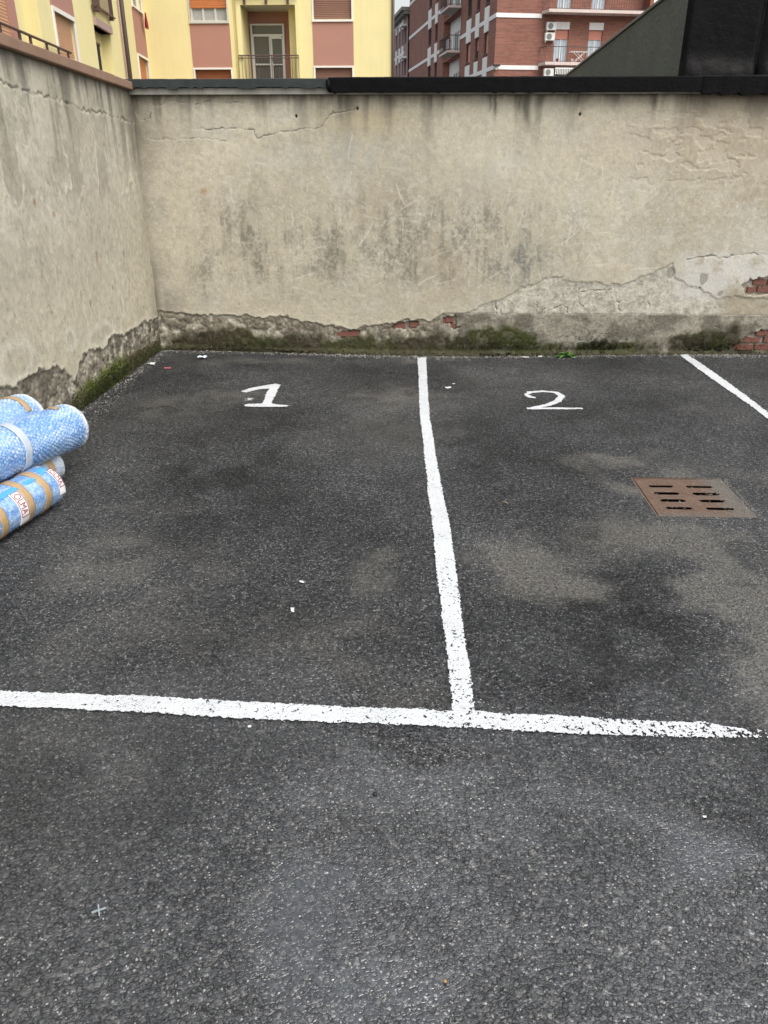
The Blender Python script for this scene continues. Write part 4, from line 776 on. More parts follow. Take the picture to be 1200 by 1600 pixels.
for s in range(-1, 4):
    zb = 10.02 + PER * s; dz = PER * s
    mb = MB(FL); segs = [(-34.3, -23.62), (-22.2, -20.48), (-19.3, -16.95), (-10.38, -8.27), (-6.88, -5.52), (-4.46, -2.97), (-1.82, 0.04)]
    for a, b in segs: MB(FL).box(a, b, -.04, .02, zb - .10, zb + .14).build('white_band', M['bandwhite'], bb)
    MB().box(.0, 2.98, -.04, .02, zb - .10, zb + .14).build('white_band', M['bandwhite'], bb)
    for i, (a, b) in enumerate(((1.86, 2.95), (4.50, 5.50), (6.92, 8.25), (19.4, 20.45), (22.25, 23.6))):
        pn = MB(FL).box(-b + .0, -a, -.06, .02, 9.41 + dz, 10.90 + dz - .06).build('white_panel', M['whitepanel'], bb)
        zt = 9.40 + dz
        mb = MB(FL); mb.box(-b, -b + .06, .05, .21, zt - 1.28, zt); mb.box(-a - .06, -a, .05, .21, zt - 1.28, zt); mb.box(-b + .06, -a - .06, .05, .21, zt - .06, zt); mb.box(-b, -a, -.07, .05, zt - 1.33, zt - 1.285); wn = mb.build('window', M['rail'], bb)
        if s == 0 and i < 3: MB(FL).box(-b + .06, -a - .06, .15, .16, zt - (1.26 if i != 1 else .75), zt - .06).build('shutter', M['shut_salmon'], wn)
        MB(FL).box(-b + .06, -a - .06, .165, .17, zt - 1.27, zt - .06).build('pane', M['glass'], wn)
    # left facade balcony recess
    bz = 9.25 + dz
    MB(FL).quad((-16.9, .59, bz - .1), (-10.4, .59, bz - .1), (-10.4, .59, bz + 2.7), (-16.9, .59, bz + 2.7)).build('recess_wall', M['whitepanel'], bb)
    mb = MB(FL)
    for u in (-14.8, -13.9, -13.0, -12.1, -11.2, -10.42): mb.box(u, u + .12, .50, .585, bz + .05, bz + 1.75)
    mb.box(-14.8, -10.42, .51, .585, bz + 1.66, bz + 1.78); wn = mb.build('window', M['alu'], bb); MB(FL).box(-14.7, -10.42, .55, .56, bz + .1, bz + 1.66).build('pane', M['glass'], wn)
    MB(FL).box(-13.65, -10.4, -.98, .58, bz - .14, bz).build('balcony_slab', M['slab'], bb)
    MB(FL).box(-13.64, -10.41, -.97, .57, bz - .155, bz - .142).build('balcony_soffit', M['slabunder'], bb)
    rail(bb, FL, [(-10.45, -.02), (-10.45, -.94), (-13.6, -.94), (-13.6, -.02)], bz + .08, bz + 1.0, M['darkrail'], gap=.22, r=.02)
    MB(FL).box(-11.4, -10.52, -.90, -.87, bz + .1, bz + .75).build('privacy_panel', M['whitepanel'], bb)
    # front balcony
    fz = 7.28 + dz; x1 = 9.75
    mb = MB(); mb.prism([(2.95, -.02), (3.12, -1.0), (x1, -1.0), (x1, -.02)], fz - .05, fz + .12); mb.build('balcony_slab', M['slab'], bb)
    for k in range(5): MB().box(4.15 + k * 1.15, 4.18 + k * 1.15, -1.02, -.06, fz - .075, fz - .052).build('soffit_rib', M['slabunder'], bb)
    rl = rail(bb, FR, [(2.98, -.06), (3.14, -.95), (x1 - .05, -.95), (x1 - .05, -.06)], fz + .16, fz + .98, M['darkrail'], gap=.16 if s in (0, 1) else .62, r=.015)
    for a in (3.95, 6.25):
        wn = window(bb, FR, a, a + .93, 7.42 + dz, 9.32 + dz, .2, .04, M['white'], 8.79 + dz if s <= 0 else 9.0 + dz, M['shut_salmon'] if s <= 0 else M['shut_brown'], 2, glass='bluecurtain', sill=False)
        MB().box(a - .02, a + .95, -.02, .02, 9.33 + dz, 9.74 + dz if s < 3 else 9.9 + dz).build('white_panel', M['whitepanel'], bb)
    for a in (11.0, 13.6):
        window(bb, FR, a, a + .93, 7.42 + dz, 9.32 + dz, .2, .04, M['white'], 8.79 + dz, M['shut_salmon'], 2, glass='bluecurtain', sill=False)
# end parapet of the upper balcony and a striped valance under the lower one
MB().box(9.76, 9.98, -1.0, -.02, 10.12, 12.9).build('balcony_divider', M['shut_red'], bb)
MB().box(10.0, 12.0, -1.0, -.02, 10.12, 12.9).build('balcony_side_wall', M['whitepanel'], bb)
mb = MB()
for k in range(11): mb.box(3.85 + k * .115, 3.91 + k * .115, -.98, -.95, 6.70, 7.0)
vl = mb.build('valance', M['white'], bb); MB().box(3.83, 5.1, -.99, -.94, 7.0, 7.08).build('valance_rail', M['white'], vl); MB().box(3.83, 5.1, -.90, -.88, 6.6, 7.02).build('valance_backing', M['darkrail'], vl)
BW = Matrix.Translation((5.07, 58, 0)) @ Matrix.Rotation(ANG, 4, 'Z')
def ac_unit(loc, label):
    t = empty('air_conditioner', BW @ Vector(loc), ANG, label, 'air conditioner', 'air conditioners on the brick block')
    MB().box(0, .64, -.28, 0, 0, .44).build('casing', M['white'], t, bevel=.02)
    mb = MB(Matrix.Translation((.25, -.285, .22)) @ Matrix.Rotation(R(90), 4, 'X')); mb.prism([(.17 * math.cos(k * math.pi / 10), .17 * math.sin(k * math.pi / 10)) for k in range(20)], -.003, .012); mb.build('fan_grille', M['fan'], t)
    for u in (.03, .58): MB().box(u, u + .03, -.25, 0, -.10, -.002).build('bracket', M['alu'], t)
ac_unit((3.27, -.05, 9.24), 'white air conditioner unit, upper of the pair stacked on the brick block')
ac_unit((3.22, -.05, 8.66), 'white air conditioner unit, lower of the pair stacked on the brick block')
ac_unit((3.15, -.6, 6.6), 'white air conditioner below the lower balcony beside the striped valance')
dr_ = empty('drying_rack', BW @ Vector((5.55, -.55, 7.40)), ANG, 'white folding drying rack standing on the lower brick block balcony', 'drying rack')
mb = MB()
for y in (-.2, .2): mb.tube([(-.4, y, 0), (.35, y, .62)], .018, 6); mb.tube([(.4, y, 0), (-.35, y, .62)], .018, 6)
mb.build('legs', M['white'], dr_); mb = MB()
for y in (-.25, -.12, 0, .12, .25): mb.tube([(-.65, y, .63), (.65, y, .63)], .012, 6)
mb.tube([(-.65, -.25, .63), (-.65, .25, .63)], .018, 6); mb.tube([(.65, -.25, .63), (.65, .25, .63)], .018, 6); mb.build('top_rails', M['white'], dr_)
sl_ = empty('security_lamp', BW @ Vector((.1, -.05, 7.12)), ANG, 'small dark lamp fixed to the corner of the brick block', 'lamp')
MB().box(-.22, .22, -.32, -.06, .05, .17).build('lamp_head', M['darkrail'], sl_, bevel=.02); MB().box(-.05, .05, -.18, 0, -.14, .045).build('bracket', M['white'], sl_)
for (px, lab, mt, sx) in [(4.0, 'dark red flower pot on the lower balcony of the brick block', 'redcloth', .11), (5.0, 'white pot on the lower balcony of the brick block near the drying rack', 'white', .08)]:
    pt = empty('flower_pot', BW @ Vector((px, -.75, 7.40)), 0, lab, 'flower pot'); mb = MB(); n = 12
    prof = [(.6, 0), (.9, .16), (1.0, .16), (1.0, .2), (.85, .2), (.8, .17)]
    vs = [(sx * r_ * math.cos(k * 2 * math.pi / n), sx * r_ * math.sin(k * 2 * math.pi / n), z_) for r_, z_ in prof for k in range(n)]
    mb.add(vs, [(i * n + k, i * n + (k + 1) % n, (i + 1) * n + (k + 1) % n, (i + 1) * n + k) for i in range(len(prof) - 1) for k in range(n)] + [tuple(range(n - 1, -1, -1)), tuple((len(prof) - 1) * n + k for k in range(n))]); mb.build('pot', M[mt], pt)

# farther block continuing the street
fb = empty('apartment_block', BW @ Vector((0, 35.2, 0)), ANG, 'greyish far apartment block with white window strips beyond the brick one', 'building')
fops = []
for s in range(-2, 2):
    for (a, b) in ((1.0, 2.4), (3.0, 3.9), (5.2, 6.0), (7.4, 8.3), (9.6, 10.4)): fops.append((-b, -a, 9.9 + PER * s, 11.4 + PER * s, .25))
facade(FL, -22, 0, 0, 15.2, fops, 'side_facade', M['greybrick'], fb)
MB().box(0.26, 14, .0, 22, 0, 15.19).build('body', M['greybrick'], fb); MB().box(-.5, 14.5, -.3, 22.5, 15.2, 15.5).build('eaves', M['roof'], fb); MB().box(-.75, 14.6, -.35, 22.6, 15.502, 15.8).build('roof', M['concrete'], fb)
for s in range(-2, 2):
    for (a, b) in ((2.55, 2.98), (3.92, 5.18), (6.02, 7.38), (8.32, 9.58), (10.42, 22)): MB(FL).box(-b, -a, -.05, .02, 11.98 + PER * s, 12.22 + PER * s).build('white_band', M['bandwhite'], fb)
    for (a, b) in ((1.0, 2.4), (3.0, 3.9), (5.2, 6.0), (7.4, 8.3), (9.6, 10.4)):
        MB(FL).box(-b, -a, .20, .24, 9.9 + PER * s, 11.4 + PER * s).build('window', M['glass'], fb)
        if a > 2.5: MB(FL).box(-b, -a, -.08, .02, 11.42 + PER * s, 12.78 + PER * s).build('white_panel', M['whitepanel'], fb)
        else: MB(FL).box(-b - .1, -a + .1, -.5, .02, 11.42 + PER * s, 11.6 + PER * s).build('balcony_slab', M['bandwhite'], fb)

# ------------------------------------------------------------------ painted markings (real film of paint with ragged edge and pinholes)
def painted(name, poly_list, step, label, holes=.22, rag=.010, wear=None, seed=0, dz=.004):
    xs_ = [p[0] for poly in poly_list for p in poly]; ys_ = [p[1] for poly in poly_list for p in poly]
    x = np.arange(min(xs_) - .02, max(xs_) + .02, step); y = np.arange(min(ys_) - .02, max(ys_) + .02, step); X, Y = np.meshgrid(x, y, indexing='ij')
    cx = (X[:-1, :-1] + X[1:, 1:]) / 2; cy = (Y[:-1, :-1] + Y[1:, 1:]) / 2
    jx = cx + (fbm(cx * 70, cy * 70, seed, 3) - .5) * rag * 2 + (fbm(cx * 9, cy * 9, seed + 3, 3) - .5) * rag * 1.2; jy = cy + (fbm(cx * 70, cy * 70, seed + 5, 3) - .5) * rag * 2 + (fbm(cx * 9, cy * 9, seed + 7, 3) - .5) * rag * 1.2
    inside = np.zeros(cx.shape, bool); core = np.zeros(cx.shape, bool)
    for poly in poly_list: inside |= inpoly(jx, jy, poly)
    ru = cx * .8 + cy * .6; rv = cy * .8 - cx * .6; nz = .62 * fbm(ru * 105, rv * 105, seed + 11, 3) + .38 * fbm(cx * 150 + 5, cy * 150, seed + 12, 2); nb = fbm(cx * 5, cy * 5, seed + 13, 3)
    thr = holes + .12 * (nb - .5) + (wear(cx, cy) if wear else 0)
    keep = inside & (nz > thr)
    Zg = gz(X, Y) + (fbm(X * 1.5, Y * 1.5, 3, 3) - .5) * .006 + dz + .0012 * vn(X * 90, Y * 90, seed)
    F = grid_faces(*X.shape, keep=keep); used = np.unique(F); remap = np.zeros(X.size, np.int64); remap[used] = np.arange(len(used))
    o = raw_mesh(name, np.stack([X, Y, Zg], -1).reshape(-1, 3)[used], remap[F], M['paint'], smooth=True)
    return tag(o, label, 'floor marking')
bayL = [(0.049, 6.973), (0.057, 6.333), (0.059, 5.589), (0.06, 5.089), (0.077, 4.559), (0.088, 4.118), (0.097, 3.745), (0.112, 3.353), (0.117, 3.023), (0.127, 2.692), (0.139, 2.373), (0.145, 2.144), (0.15, 1.967)]
bayR = [(0.13, 6.977), (0.127, 6.337), (0.126, 5.592), (0.126, 5.091), (0.14, 4.684), (0.157, 4.12), (0.174, 3.748), (0.195, 3.356), (0.199, 3.026), (0.207, 2.695), (0.209, 2.376), (0.217, 2.146), (0.218, 1.97)]
painted('parking_line', [bayL + bayR[::-1]], .004, 'white painted line dividing the two numbered bays, running to the wall', .25, .006, lambda x, y: .07 * ss(3.4, 2.2, y) - .1 * ss(4.2, 5.2, y), 700)
stT = [(-2.3, 2.03), (-1.345, 2.013), (-1.128, 2.008), (-0.807, 2.003), (-0.487, 1.985), (-0.175, 1.977), (0.132, 1.97), (0.435, 1.959), (0.732, 1.946), (0.93, 1.943), (1.0, 1.925), (1.15, 1.905)]
stB = [(-2.3, 1.95), (-1.306, 1.936), (-1.095, 1.931), (-0.782, 1.921), (-0.472, 1.904), (-0.17, 1.9), (0.129, 1.894), (0.423, 1.878), (0.714, 1.874), (1.024, 1.875), (1.15, 1.885)]
painted('parking_line', [stT + stB[::-1]], .003, 'white painted line crossing the yard at the open end of the bays', .25, .007, lambda x, y: .09 * ss(-1.0, .2, x) + .10 * ss(.45, 1.0, x) + .25 * ss(1.0, 1.12, x), 720, .0055)
rL = [(2.425, 7.016), (2.414, 6.495), (2.42, 5.923), (2.428, 5.326), (2.426, 5.103), (2.42, 2.0)]; rR = [(2.494, 7.015), (2.505, 6.608), (2.505, 6.02), (2.489, 5.422), (2.487, 5.251), (2.49, 2.0)]
painted('parking_line', [rL + rR[::-1]], .006, 'white painted line at the far side of bay two, at right', .16, .009, None, 740)
one = [(-1.301, 5.661), (-1.251, 5.753), (-1.175, 5.826), (-1.104, 5.881), (-1.072, 5.907), (-1.027, 5.876), (-1.026, 5.719), (-1.018, 5.553), (-1.021, 5.429), (-1.011, 5.354), (-0.98, 5.322), (-0.875, 5.302), (-0.893, 5.268), (-0.97, 5.262), (-1.06, 5.254), (-1.152, 5.255), (-1.184, 5.264), (-1.201, 5.304), (-1.171, 5.325), (-1.075, 5.334), (-1.084, 5.461), (-1.098, 5.621), (-1.097, 5.753), (-1.158, 5.734), (-1.216, 5.679), (-1.25, 5.627)]
painted('bay_number', [one], .005, 'white hand-painted number 1 on the asphalt of the first bay', .12, .006, None, 760)
def brush(pts, wds):
    polys = []
    for i in range(len(pts) - 1):
        a, b = Vector(pts[i]), Vector(pts[i + 1]); d = (b - a).normalized(); nn = Vector((-d.y, d.x)); wa, wb = wds[i] / 2, wds[i + 1] / 2
        polys.append([tuple(a + nn * wa - d * wa * .5), tuple(a - nn * wa - d * wa * .5), tuple(b - nn * wb + d * wb * .5), tuple(b + nn * wb + d * wb * .5)])
    return polys
two = [(0.916, 5.576), (0.882, 5.592), (0.862, 5.66), (0.900, 5.73), (1.001, 5.765), (1.095, 5.735), (1.125, 5.632), (1.07, 5.491), (0.984, 5.386), (0.885, 5.315), (0.845, 5.280)]
painted('bay_number', brush(two, [.03, .045, .03, .05, .045, .04, .05, .055, .05, .045, .04]) + brush([(.83, 5.285), (1.01, 5.295), (1.205, 5.305)], [.04, .05, .03]), .005, 'white hand-painted number 2 on the asphalt of the second bay', .12, .006, None, 780)
painted('paint_splash', [[(2.455, 7.015), (2.455, 7.04), (2.50, 7.05), (2.52, 7.03), (2.50, 7.01)], [(-1.22, 5.47), (-1.17, 5.50), (-1.16, 5.44), (-1.20, 5.40)]], .005, 'small splashes of white paint near the numbers and line end', .40, .02, None, 790)

# ------------------------------------------------------------------ drain cover
drn = empty('drain_cover', (1.4685, 3.75, 0), 0, 'rusty iron drain cover with eight slots set in the asphalt of bay two', 'drain cover')
hw, hh = .2325, .243
def slot_plate():
    st = .0055; x = np.arange(-hw, hw + st / 2, st); y = np.arange(-hh, hh + st / 2, st); X, Y = np.meshgrid(x, y, indexing='ij'); cx = (X[:-1, :-1] + X[1:, 1:]) / 2; cy = (Y[:-1, :-1] + Y[1:, 1:]) / 2
    hole = np.zeros(cx.shape, bool)
    for k, yy in enumerate((.137, .041, -.055, -.150)):
        for (a, b) in ((-.1725 + .003 * k, -.0545 + .003 * k), (.0275 + .003 * k, .1535 + .003 * k)):
            dx = np.maximum(np.maximum(a + .012 - cx, cx - b + .012), 0); hole |= np.hypot(dx, cy - yy) < .0185
    F = grid_faces(*X.shape, keep=~hole); Zt = np.full(X.shape, -.002) + (fbm(X * 20, Y * 20, 800, 3) - .5) * .003; nV = X.size
    V = np.concatenate([np.stack([X, Y, Zt], -1).reshape(-1, 3), np.stack([X, Y, Zt * 0 - .006], -1).reshape(-1, 3)]); Fs = [F, F[:, ::-1] + nV]
    m = X.shape[1]; hp = np.pad(hole, 1, constant_values=True)
    for i in range(cx.shape[0]):
        for j in range(cx.shape[1]):
            if hole[i, j]: continue
            a = i * m + j; b = a + m; c_ = b + 1; d = a + 1
            for (nb, e) in ((hp[i, j + 1], (a, d)), (hp[i + 2, j + 1], (c_, b)), (hp[i + 1, j], (b, a)), (hp[i + 1, j + 2], (d, c_))):
                if nb: Fs.append(np.array([[e[0], e[1], e[1] + nV, e[0] + nV]]))
    o = raw_mesh('slotted_plate', V, np.concatenate(Fs), M['rust'], smooth=False, parent=drn)
slot_plate()
mb = MB(); t = .004
for (a, b, c, d) in ((-.2463, -.2378, -.2578, .2578), (.2330, .2463, -.2578, .2578)): mb.box(a, b, c, d, -.05, -.001)
mb.box(-.2376, .2328, -.2578, -.2436, -.05, -.0012); mb.box(-.2376, .2328, .2490, .2578, -.05, -.0012); mb.build('frame', M['rust'], drn)
mb = MB(); mb.quad((-.2465, -.258, -.4), (.2465, -.258, -.4), (.2465, .258, -.4), (-.2465, .258, -.4)); mb.quad((-.2464, -.2579, -.4), (-.2464, .2579, -.4), (-.2464, .2579, -.003), (-.2464, -.2579, -.003)); mb.quad((.2464, -.2579, -.4), (.2464, -.2579, -.003), (.2464, .2579, -.003), (.2464, .2579, -.4)); mb.quad((-.2465, -.2579, -.4), (-.2465, -.2579, -.003), (.2465, -.2579, -.003), (.2465, -.2579, -.4)); mb.quad((-.2465, .2579, -.4), (.2465, .2579, -.4), (.2465, .2579, -.003), (-.2465, .2579, -.003)); mb.build('sump', M['tar_and_sump_shade'], drn)  # sump walls coloured near black so the slots read as deep shade

# ------------------------------------------------------------------ rolls in bubble wrap
def roll(name, far, near, r, label, seed, bub=.0028, base=(.16, .37, .68), pale=(.38, .54, .76), bandw=(), labels=(), ruffle=.5, pitch=.021):
    far = Vector(far); near = Vector(near); L = (far - near).length; ax = (near - far).normalized()
    t = empty(name, (near + far) / 2, 0, label, 'wrapped roll', 'rolls wrapped in bubble film by the left wall'); t.location.z = 0
    side = ax.cross(Vector((0, 0, 1))).normalized(); up = side.cross(ax).normalized(); org = far - t.location
    def surf(s, a, extra=0.0):
        s = np.asarray(s, float); a = np.mod(np.asarray(a, float), 2 * math.pi); ca, sa = np.cos(a), np.sin(a)
        rr = r * (1 + .02 * np.sin(a * 2 + seed)) + .006 * (fbm(s * 9 + seed, a * 1.4, seed, 4) - .5) + extra
        lump = .004 * (fbm(s * 4, a * 2.2 + seed, seed + 3, 3) - .5); rr = rr + lump
        A = np.array(ax); S = np.array(side); U = np.array(up)
        return np.array(org) + s[..., None] * A + (rr * ca)[..., None] * S + (rr * sa)[..., None] * U
    st = .0042; ns = int(L / st); na = int(2 * math.pi * r / st); s = np.linspace(0, L, ns); a = np.linspace(0, 2 * math.pi, na); S_, A_ = np.meshgrid(s, a, indexing='ij')
    # hexagonally packed bubbles
    pit = pitch; n_around = max(3, round(2 * math.pi * r / pit)); ua = A_ / (2 * math.pi) * n_around; vs_ = S_ / (pit * .866); ua = ua + .9 * (fbm(S_ * 9, A_ * 1.6, seed + 41, 3) - .5) * n_around * .05; vs_ = vs_ + 2.2 * (fbm(S_ * 7 + 3, A_ * 1.8, seed + 43, 3) - .5); row = np.floor(vs_); off = (row % 2) * .5
    du = (ua + off) % 1.0 - .5; dv = vs_ - row - .5; d = np.hypot(du, dv * .95); bu = np.sqrt(np.clip(1 - (d / .46) ** 2, 0, 1))
    soft = .45 + .75 * fbm(S_ * 12, A_ * 2.5, seed + 7, 3); B = bub * bu * np.clip(soft, .2, 1)
    P = surf(S_, A_, B)
    endm = np.exp(-S_ / .016) + np.exp(-(L - S_) / .016)
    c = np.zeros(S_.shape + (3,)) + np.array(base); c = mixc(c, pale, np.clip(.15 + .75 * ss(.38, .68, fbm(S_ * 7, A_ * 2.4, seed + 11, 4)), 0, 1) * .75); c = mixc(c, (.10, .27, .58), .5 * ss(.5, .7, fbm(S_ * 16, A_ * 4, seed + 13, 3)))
    c = mixc(c, (.07, .20, .50), .55 * (1 - bu) * np.clip(1.2 - soft, 0, 1) * 1.2); c = mixc(c, (.78, .82, .87), .6 * ss(.62, .98, bu) * ss(.45, .85, .4 * fbm(S_ * 8, A_ * 2, seed + 47, 3) + .6 * _h(row, np.floor(ua + off), seed + 17))); c = mixc(c, (.80, .82, .84), np.clip(endm * 1.2, 0, .9) * ruffle * 1.6 if ruffle > .4 else endm * .3)  # white highlights painted on bubble tops, darker blue painted between them
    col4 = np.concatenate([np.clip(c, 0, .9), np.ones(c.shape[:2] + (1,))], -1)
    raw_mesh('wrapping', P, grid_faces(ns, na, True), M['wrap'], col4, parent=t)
    # ends: folded, crumpled film that closes towards the core
    for s0, sg in ((0.0, -1), (L, 1)):
        k = 14; rad = np.linspace(1, .16, k); aa = np.linspace(0, 2 * math.pi, 120); Rr, Aa = np.meshgrid(rad, aa, indexing='ij')
        P0 = surf(np.full_like(Rr, s0), Aa); ctr = np.array(org) + s0 * np.array(ax)
        lip = .020 * ruffle * np.exp(-((Rr - .97) / .05) ** 2) * (.6 + .8 * vn(Aa * 6.0, Aa * 0, seed + 19)) - .03 * (1 - Rr) * ss(1, .4, Rr) + .008 * np.sin(Aa * 9 + 14 * Rr) * (Rr < .93)
        Pe = ctr + (P0 - ctr) * (Rr * (1 + .035 * ruffle * np.exp(-((Rr - .98) / .03) ** 2)))[..., None] + (sg * lip)[..., None] * np.array(ax)
        ce = np.zeros(Rr.shape + (3,)) + np.array((.66, .72, .80)); ce = np.concatenate([ce, np.ones(Rr.shape + (1,))], -1)
        raw_mesh('wrapped_end', Pe, grid_faces(k, 120, sg < 0), M['wrap'], ce, parent=t)
    def strip(nm, s0, s1, a0, a1, mat, lift=None, skew=0.0, parent=t, wob=.0):
        lift = bub + .0015 if lift is None else lift; a0, a1 = math.pi - a1, math.pi - a0
        n1 = max(3, int((s1 - s0) / .006)); n2 = max(8, int((a1 - a0) * r / .006)); Sg, Ag = np.meshgrid(np.linspace(s0, s1, n1), np.linspace(a0, a1, n2), indexing='ij')
        Sg = Sg + skew * (Ag - a0) + wob * (fbm(Ag * 3, Ag * 0, seed + 29, 3) - .5); top = surf(Sg, Ag, lift + .0012 * fbm(Sg * 60, Ag * 8, seed + 31, 2)); bot = surf(Sg, Ag, lift - .003)
        V = np.concatenate([top.reshape(-1, 3), bot.reshape(-1, 3)]); o = n1 * n2; Fc = [grid_faces(n1, n2, True), grid_faces(n1, n2) + o]
        ed = list(range(n2)) + [i * n2 + n2 - 1 for i in range(1, n1)] + [(n1 - 1) * n2 + j for j in range(n2 - 2, -1, -1)] + [i * n2 for i in range(n1 - 2, 0, -1)]
        Fc.append(np.array([[ed[i], ed[(i + 1) % len(ed)], ed[(i + 1) % len(ed)] + o, ed[i] + o] for i in range(len(ed))])[:, ::-1])
        return raw_mesh(nm, V, np.concatenate(Fc), mat, parent=parent)
    for (nm, s0, s1, a0, a1, mt, sk) in bandw: strip(nm, s0, s1, a0, a1, M[mt], skew=sk, wob=.01)
    for (s0, s1, a0, a1, txt, ta, tb, tilt) in labels:
        lb = strip('printed_label', s0, s1, a0, a1, M['labelwhite'], bub + .003)
        cu = bpy.data.curves.new('lettering', 'FONT'); cu.body = txt; cu.size = 1; cu.extrude = 0; tmp = bpy.data.objects.new('lettering', cu); COL.objects.link(tmp)
        dg = bpy.context.evaluated_depsgraph_get(); dg.update(); me = bpy.data.meshes.new_from_object(tmp.evaluated_get(dg)); COL.objects.unlink(tmp); bpy.data.objects.remove(tmp)
        co = np.array([v.co[:] for v in me.vertices]); mn = co.min(0); mx = co.max(0); u = (co[:, 0] - mn[0]) / (mx[0] - mn[0]); h = (co[:, 1] - mn[1]) / (mx[1] - mn[1])
        wdt = (s1 - s0); p = surf(s1 - wdt * (.17 + .62 * h), math.pi - (ta + (tb - ta) * u), bub + .006)
        me.vertices.foreach_set('co', p.astype(np.float32).ravel()); me.update(); me.materials.clear(); me.materials.append(M['labelred']); link(bpy.data.objects.new('lettering', me), lb)
        e = .0009; b1, b0 = ta - (tb - ta) * .12, tb + (tb - ta) * .12; q0, q1 = s0 + wdt * .10, s1 - wdt * .06
        for (x0, x1, y0, y1) in ((q0, q0 + e * 1.6, b0, b1), (q1 - e * 1.6, q1, b0, b1), (q0, q1, b1 - .018, b1), (q0, q1, b0, b0 + .018)): strip('label_border', x0, x1, y0, y1, M['labelred'], bub + .0058, parent=lb)
    return t
PI = math.pi
roll('wrapped_roll', (-1.845, 3.51, .108), (-2.06, 2.51, .108), .104, 'blue film-wrapped roll with tan tape and printed labels, lowest and nearest on the asphalt', 1, .0022, ruffle=.35, pitch=.013, base=(.09, .25, .58),
     bandw=[('tape', .065, .11, PI, 3 * PI, 'tape', .006), ('tape', .195, .238, PI, 3 * PI, 'tape', .006), ('tape', .40, .445, PI, 3 * PI, 'tape', 0), ('blue_strip', .002, .06, 1.05, 1.5, 'bluefilm', 0), ('blue_strip', .115, .192, .95, 1.16, 'bluefilm', 0), ('blue_strip', .243, .39, .95, 1.22, 'bluefilm', 0)],
     labels=[(.258, .318, -.62, .95, 'OLMA', .82, -.10, 0), (-.018, .022, -.30, 1.10, 'OLMA', 1.0, .2, 0)])
roll('wrapped_roll', (-1.89, 3.98, .265), (-2.11, 3.04, .325), .124, 'thick bubble-wrapped blue roll lying on top of the other rolls', 2, .0062, base=(.09, .26, .60),
     bandw=[('clear_tape', .44, .49, PI, 3 * PI, 'whitetape', .004), ('tape', .06, .10, 1.35, 2.1, 'tape', .02)], ruffle=.6)
roll('wrapped_roll', (-2.135, 3.98, .32), (-2.185, 3.0, .36), .125, 'pale bubble-wrapped roll behind, against the left wall', 3, .0058, base=(.16, .35, .64), pale=(.52, .63, .78),
     bandw=[('tape', .06, .10, .5, 1.9, 'tape', .03)], ruffle=.6)
roll('wrapped_roll', (-1.955, 3.83, .095), (-2.20, 2.86, .095), .092, 'grey plastic-wrapped roll mostly hidden under the top roll', 4, .0016, base=(.35, .42, .48), pale=(.6, .63, .66), bandw=[('tape', .07, .11, PI, 3 * PI, 'tape', 0)], ruffle=.3)

# ------------------------------------------------------------------ weed, litter, moss and grit
weed = empty('weed', (1.393, 6.985, float(gz(1.393, 6.98))), 0, 'small bright green weed growing at the foot of the back wall', 'weed')
rw = random.Random(8)
for k in range(13):
    az = k * 2.4 + rw.uniform(-.3, .3); L = rw.uniform(.08, .135); el = rw.uniform(.2, 1.1); wd = L * .30; n = 6; V = []; 
    for i in range(n + 1):
        t = i / n; d = L * t; z = d * math.sin(el) - 1.8 * d * d / L * .3 + .012; rr_ = d * math.cos(el); wv_ = wd * math.sin(PI * min(1, t * .95 + .05)) ** .8 * .5 + .0008
        for s_, dz in ((-1, .35), (0, 0), (1, .35)): V.append((rr_ * math.cos(az) - s_ * wv_ * math.sin(az), rr_ * math.sin(az) * .7 - .02 + s_ * wv_ * math.cos(az), z + dz * wv_ * abs(s_)))
    mb = MB(); mb.add(V, [(i * 3 + j, i * 3 + j + 1, i * 3 + j + 4, i * 3 + j + 3) for i in range(n) for j in range(2)]); o = mb.build('leaf', M['leaf'], weed, True); md = o.modifiers.new('thickness', 'SOLIDIFY'); md.thickness = .0012
mb = MB(); mb.tube([(0, 0, -.02), (.003, -.008, .025), (.0, -.016, .05)], .004, 6); mb.build('stem', M['leaf'], weed, True)
def scrap(x, y, w_, h_, label, mat='paper', rot=0.0, cr=.35, name='paper_scrap', group=None):
    rs = random.Random(int(abs(x * 991 + y * 313) * 10)); n = 5; V = []
    for i in range(n):
        for j in range(n):
            u, v_ = i / (n - 1) - .5, j / (n - 1) - .5; k = 1 - .3 * rs.random() * (abs(u) + abs(v_))
            V.append((u * w_ * k, v_ * h_ * k, .003 + cr * min(w_, h_) * (rs.random() * .7 + .5 * abs(u))))
    mb = MB(); mb.add(V, [(i * n + j, (i + 1) * n + j, (i + 1) * n + j + 1, i * n + j + 1) for i in range(n - 1) for j in range(n - 1)])
    o = mb.build(name, M[mat]); o.location = (x, y, float(gz(x, y)) + .002); o.rotation_euler = (0, 0, rot); md = o.modifiers.new('thickness', 'SOLIDIFY'); md.thickness = .0015
    return tag(o, label, 'litter', group)
scrap(-1.865, 6.72, .09, .07, 'crumpled pale blue tissue near the left corner of the walls', 'bluepaper', .4, .5)
scrap(.284, 5.85, .05, .03, 'white paper scrap just right of the dividing line, level with the numbers', 'paper', .1)
scrap(-.443, 2.77, .026, .012, 'white paper chip in bay one, farther of the two close together', 'paper', -.5)
scrap(-.451, 2.55, .014, .034, 'pointed white paper chip in bay one, nearer of the two close together', 'paper', .2)
scrap(1.023, 6.97, .08, .03, 'flat white scrap at the wall foot left of the weed', 'paper', .05, .2)
scrap(1.165, 6.98, .035, .03, 'tiny white scrap beside the weed', 'paper', .8, .4)
scrap(-2.067, 6.35, .06, .03, 'flattened pink paper scrap near the left wall foot', 'pinkpaper', .2, .15)
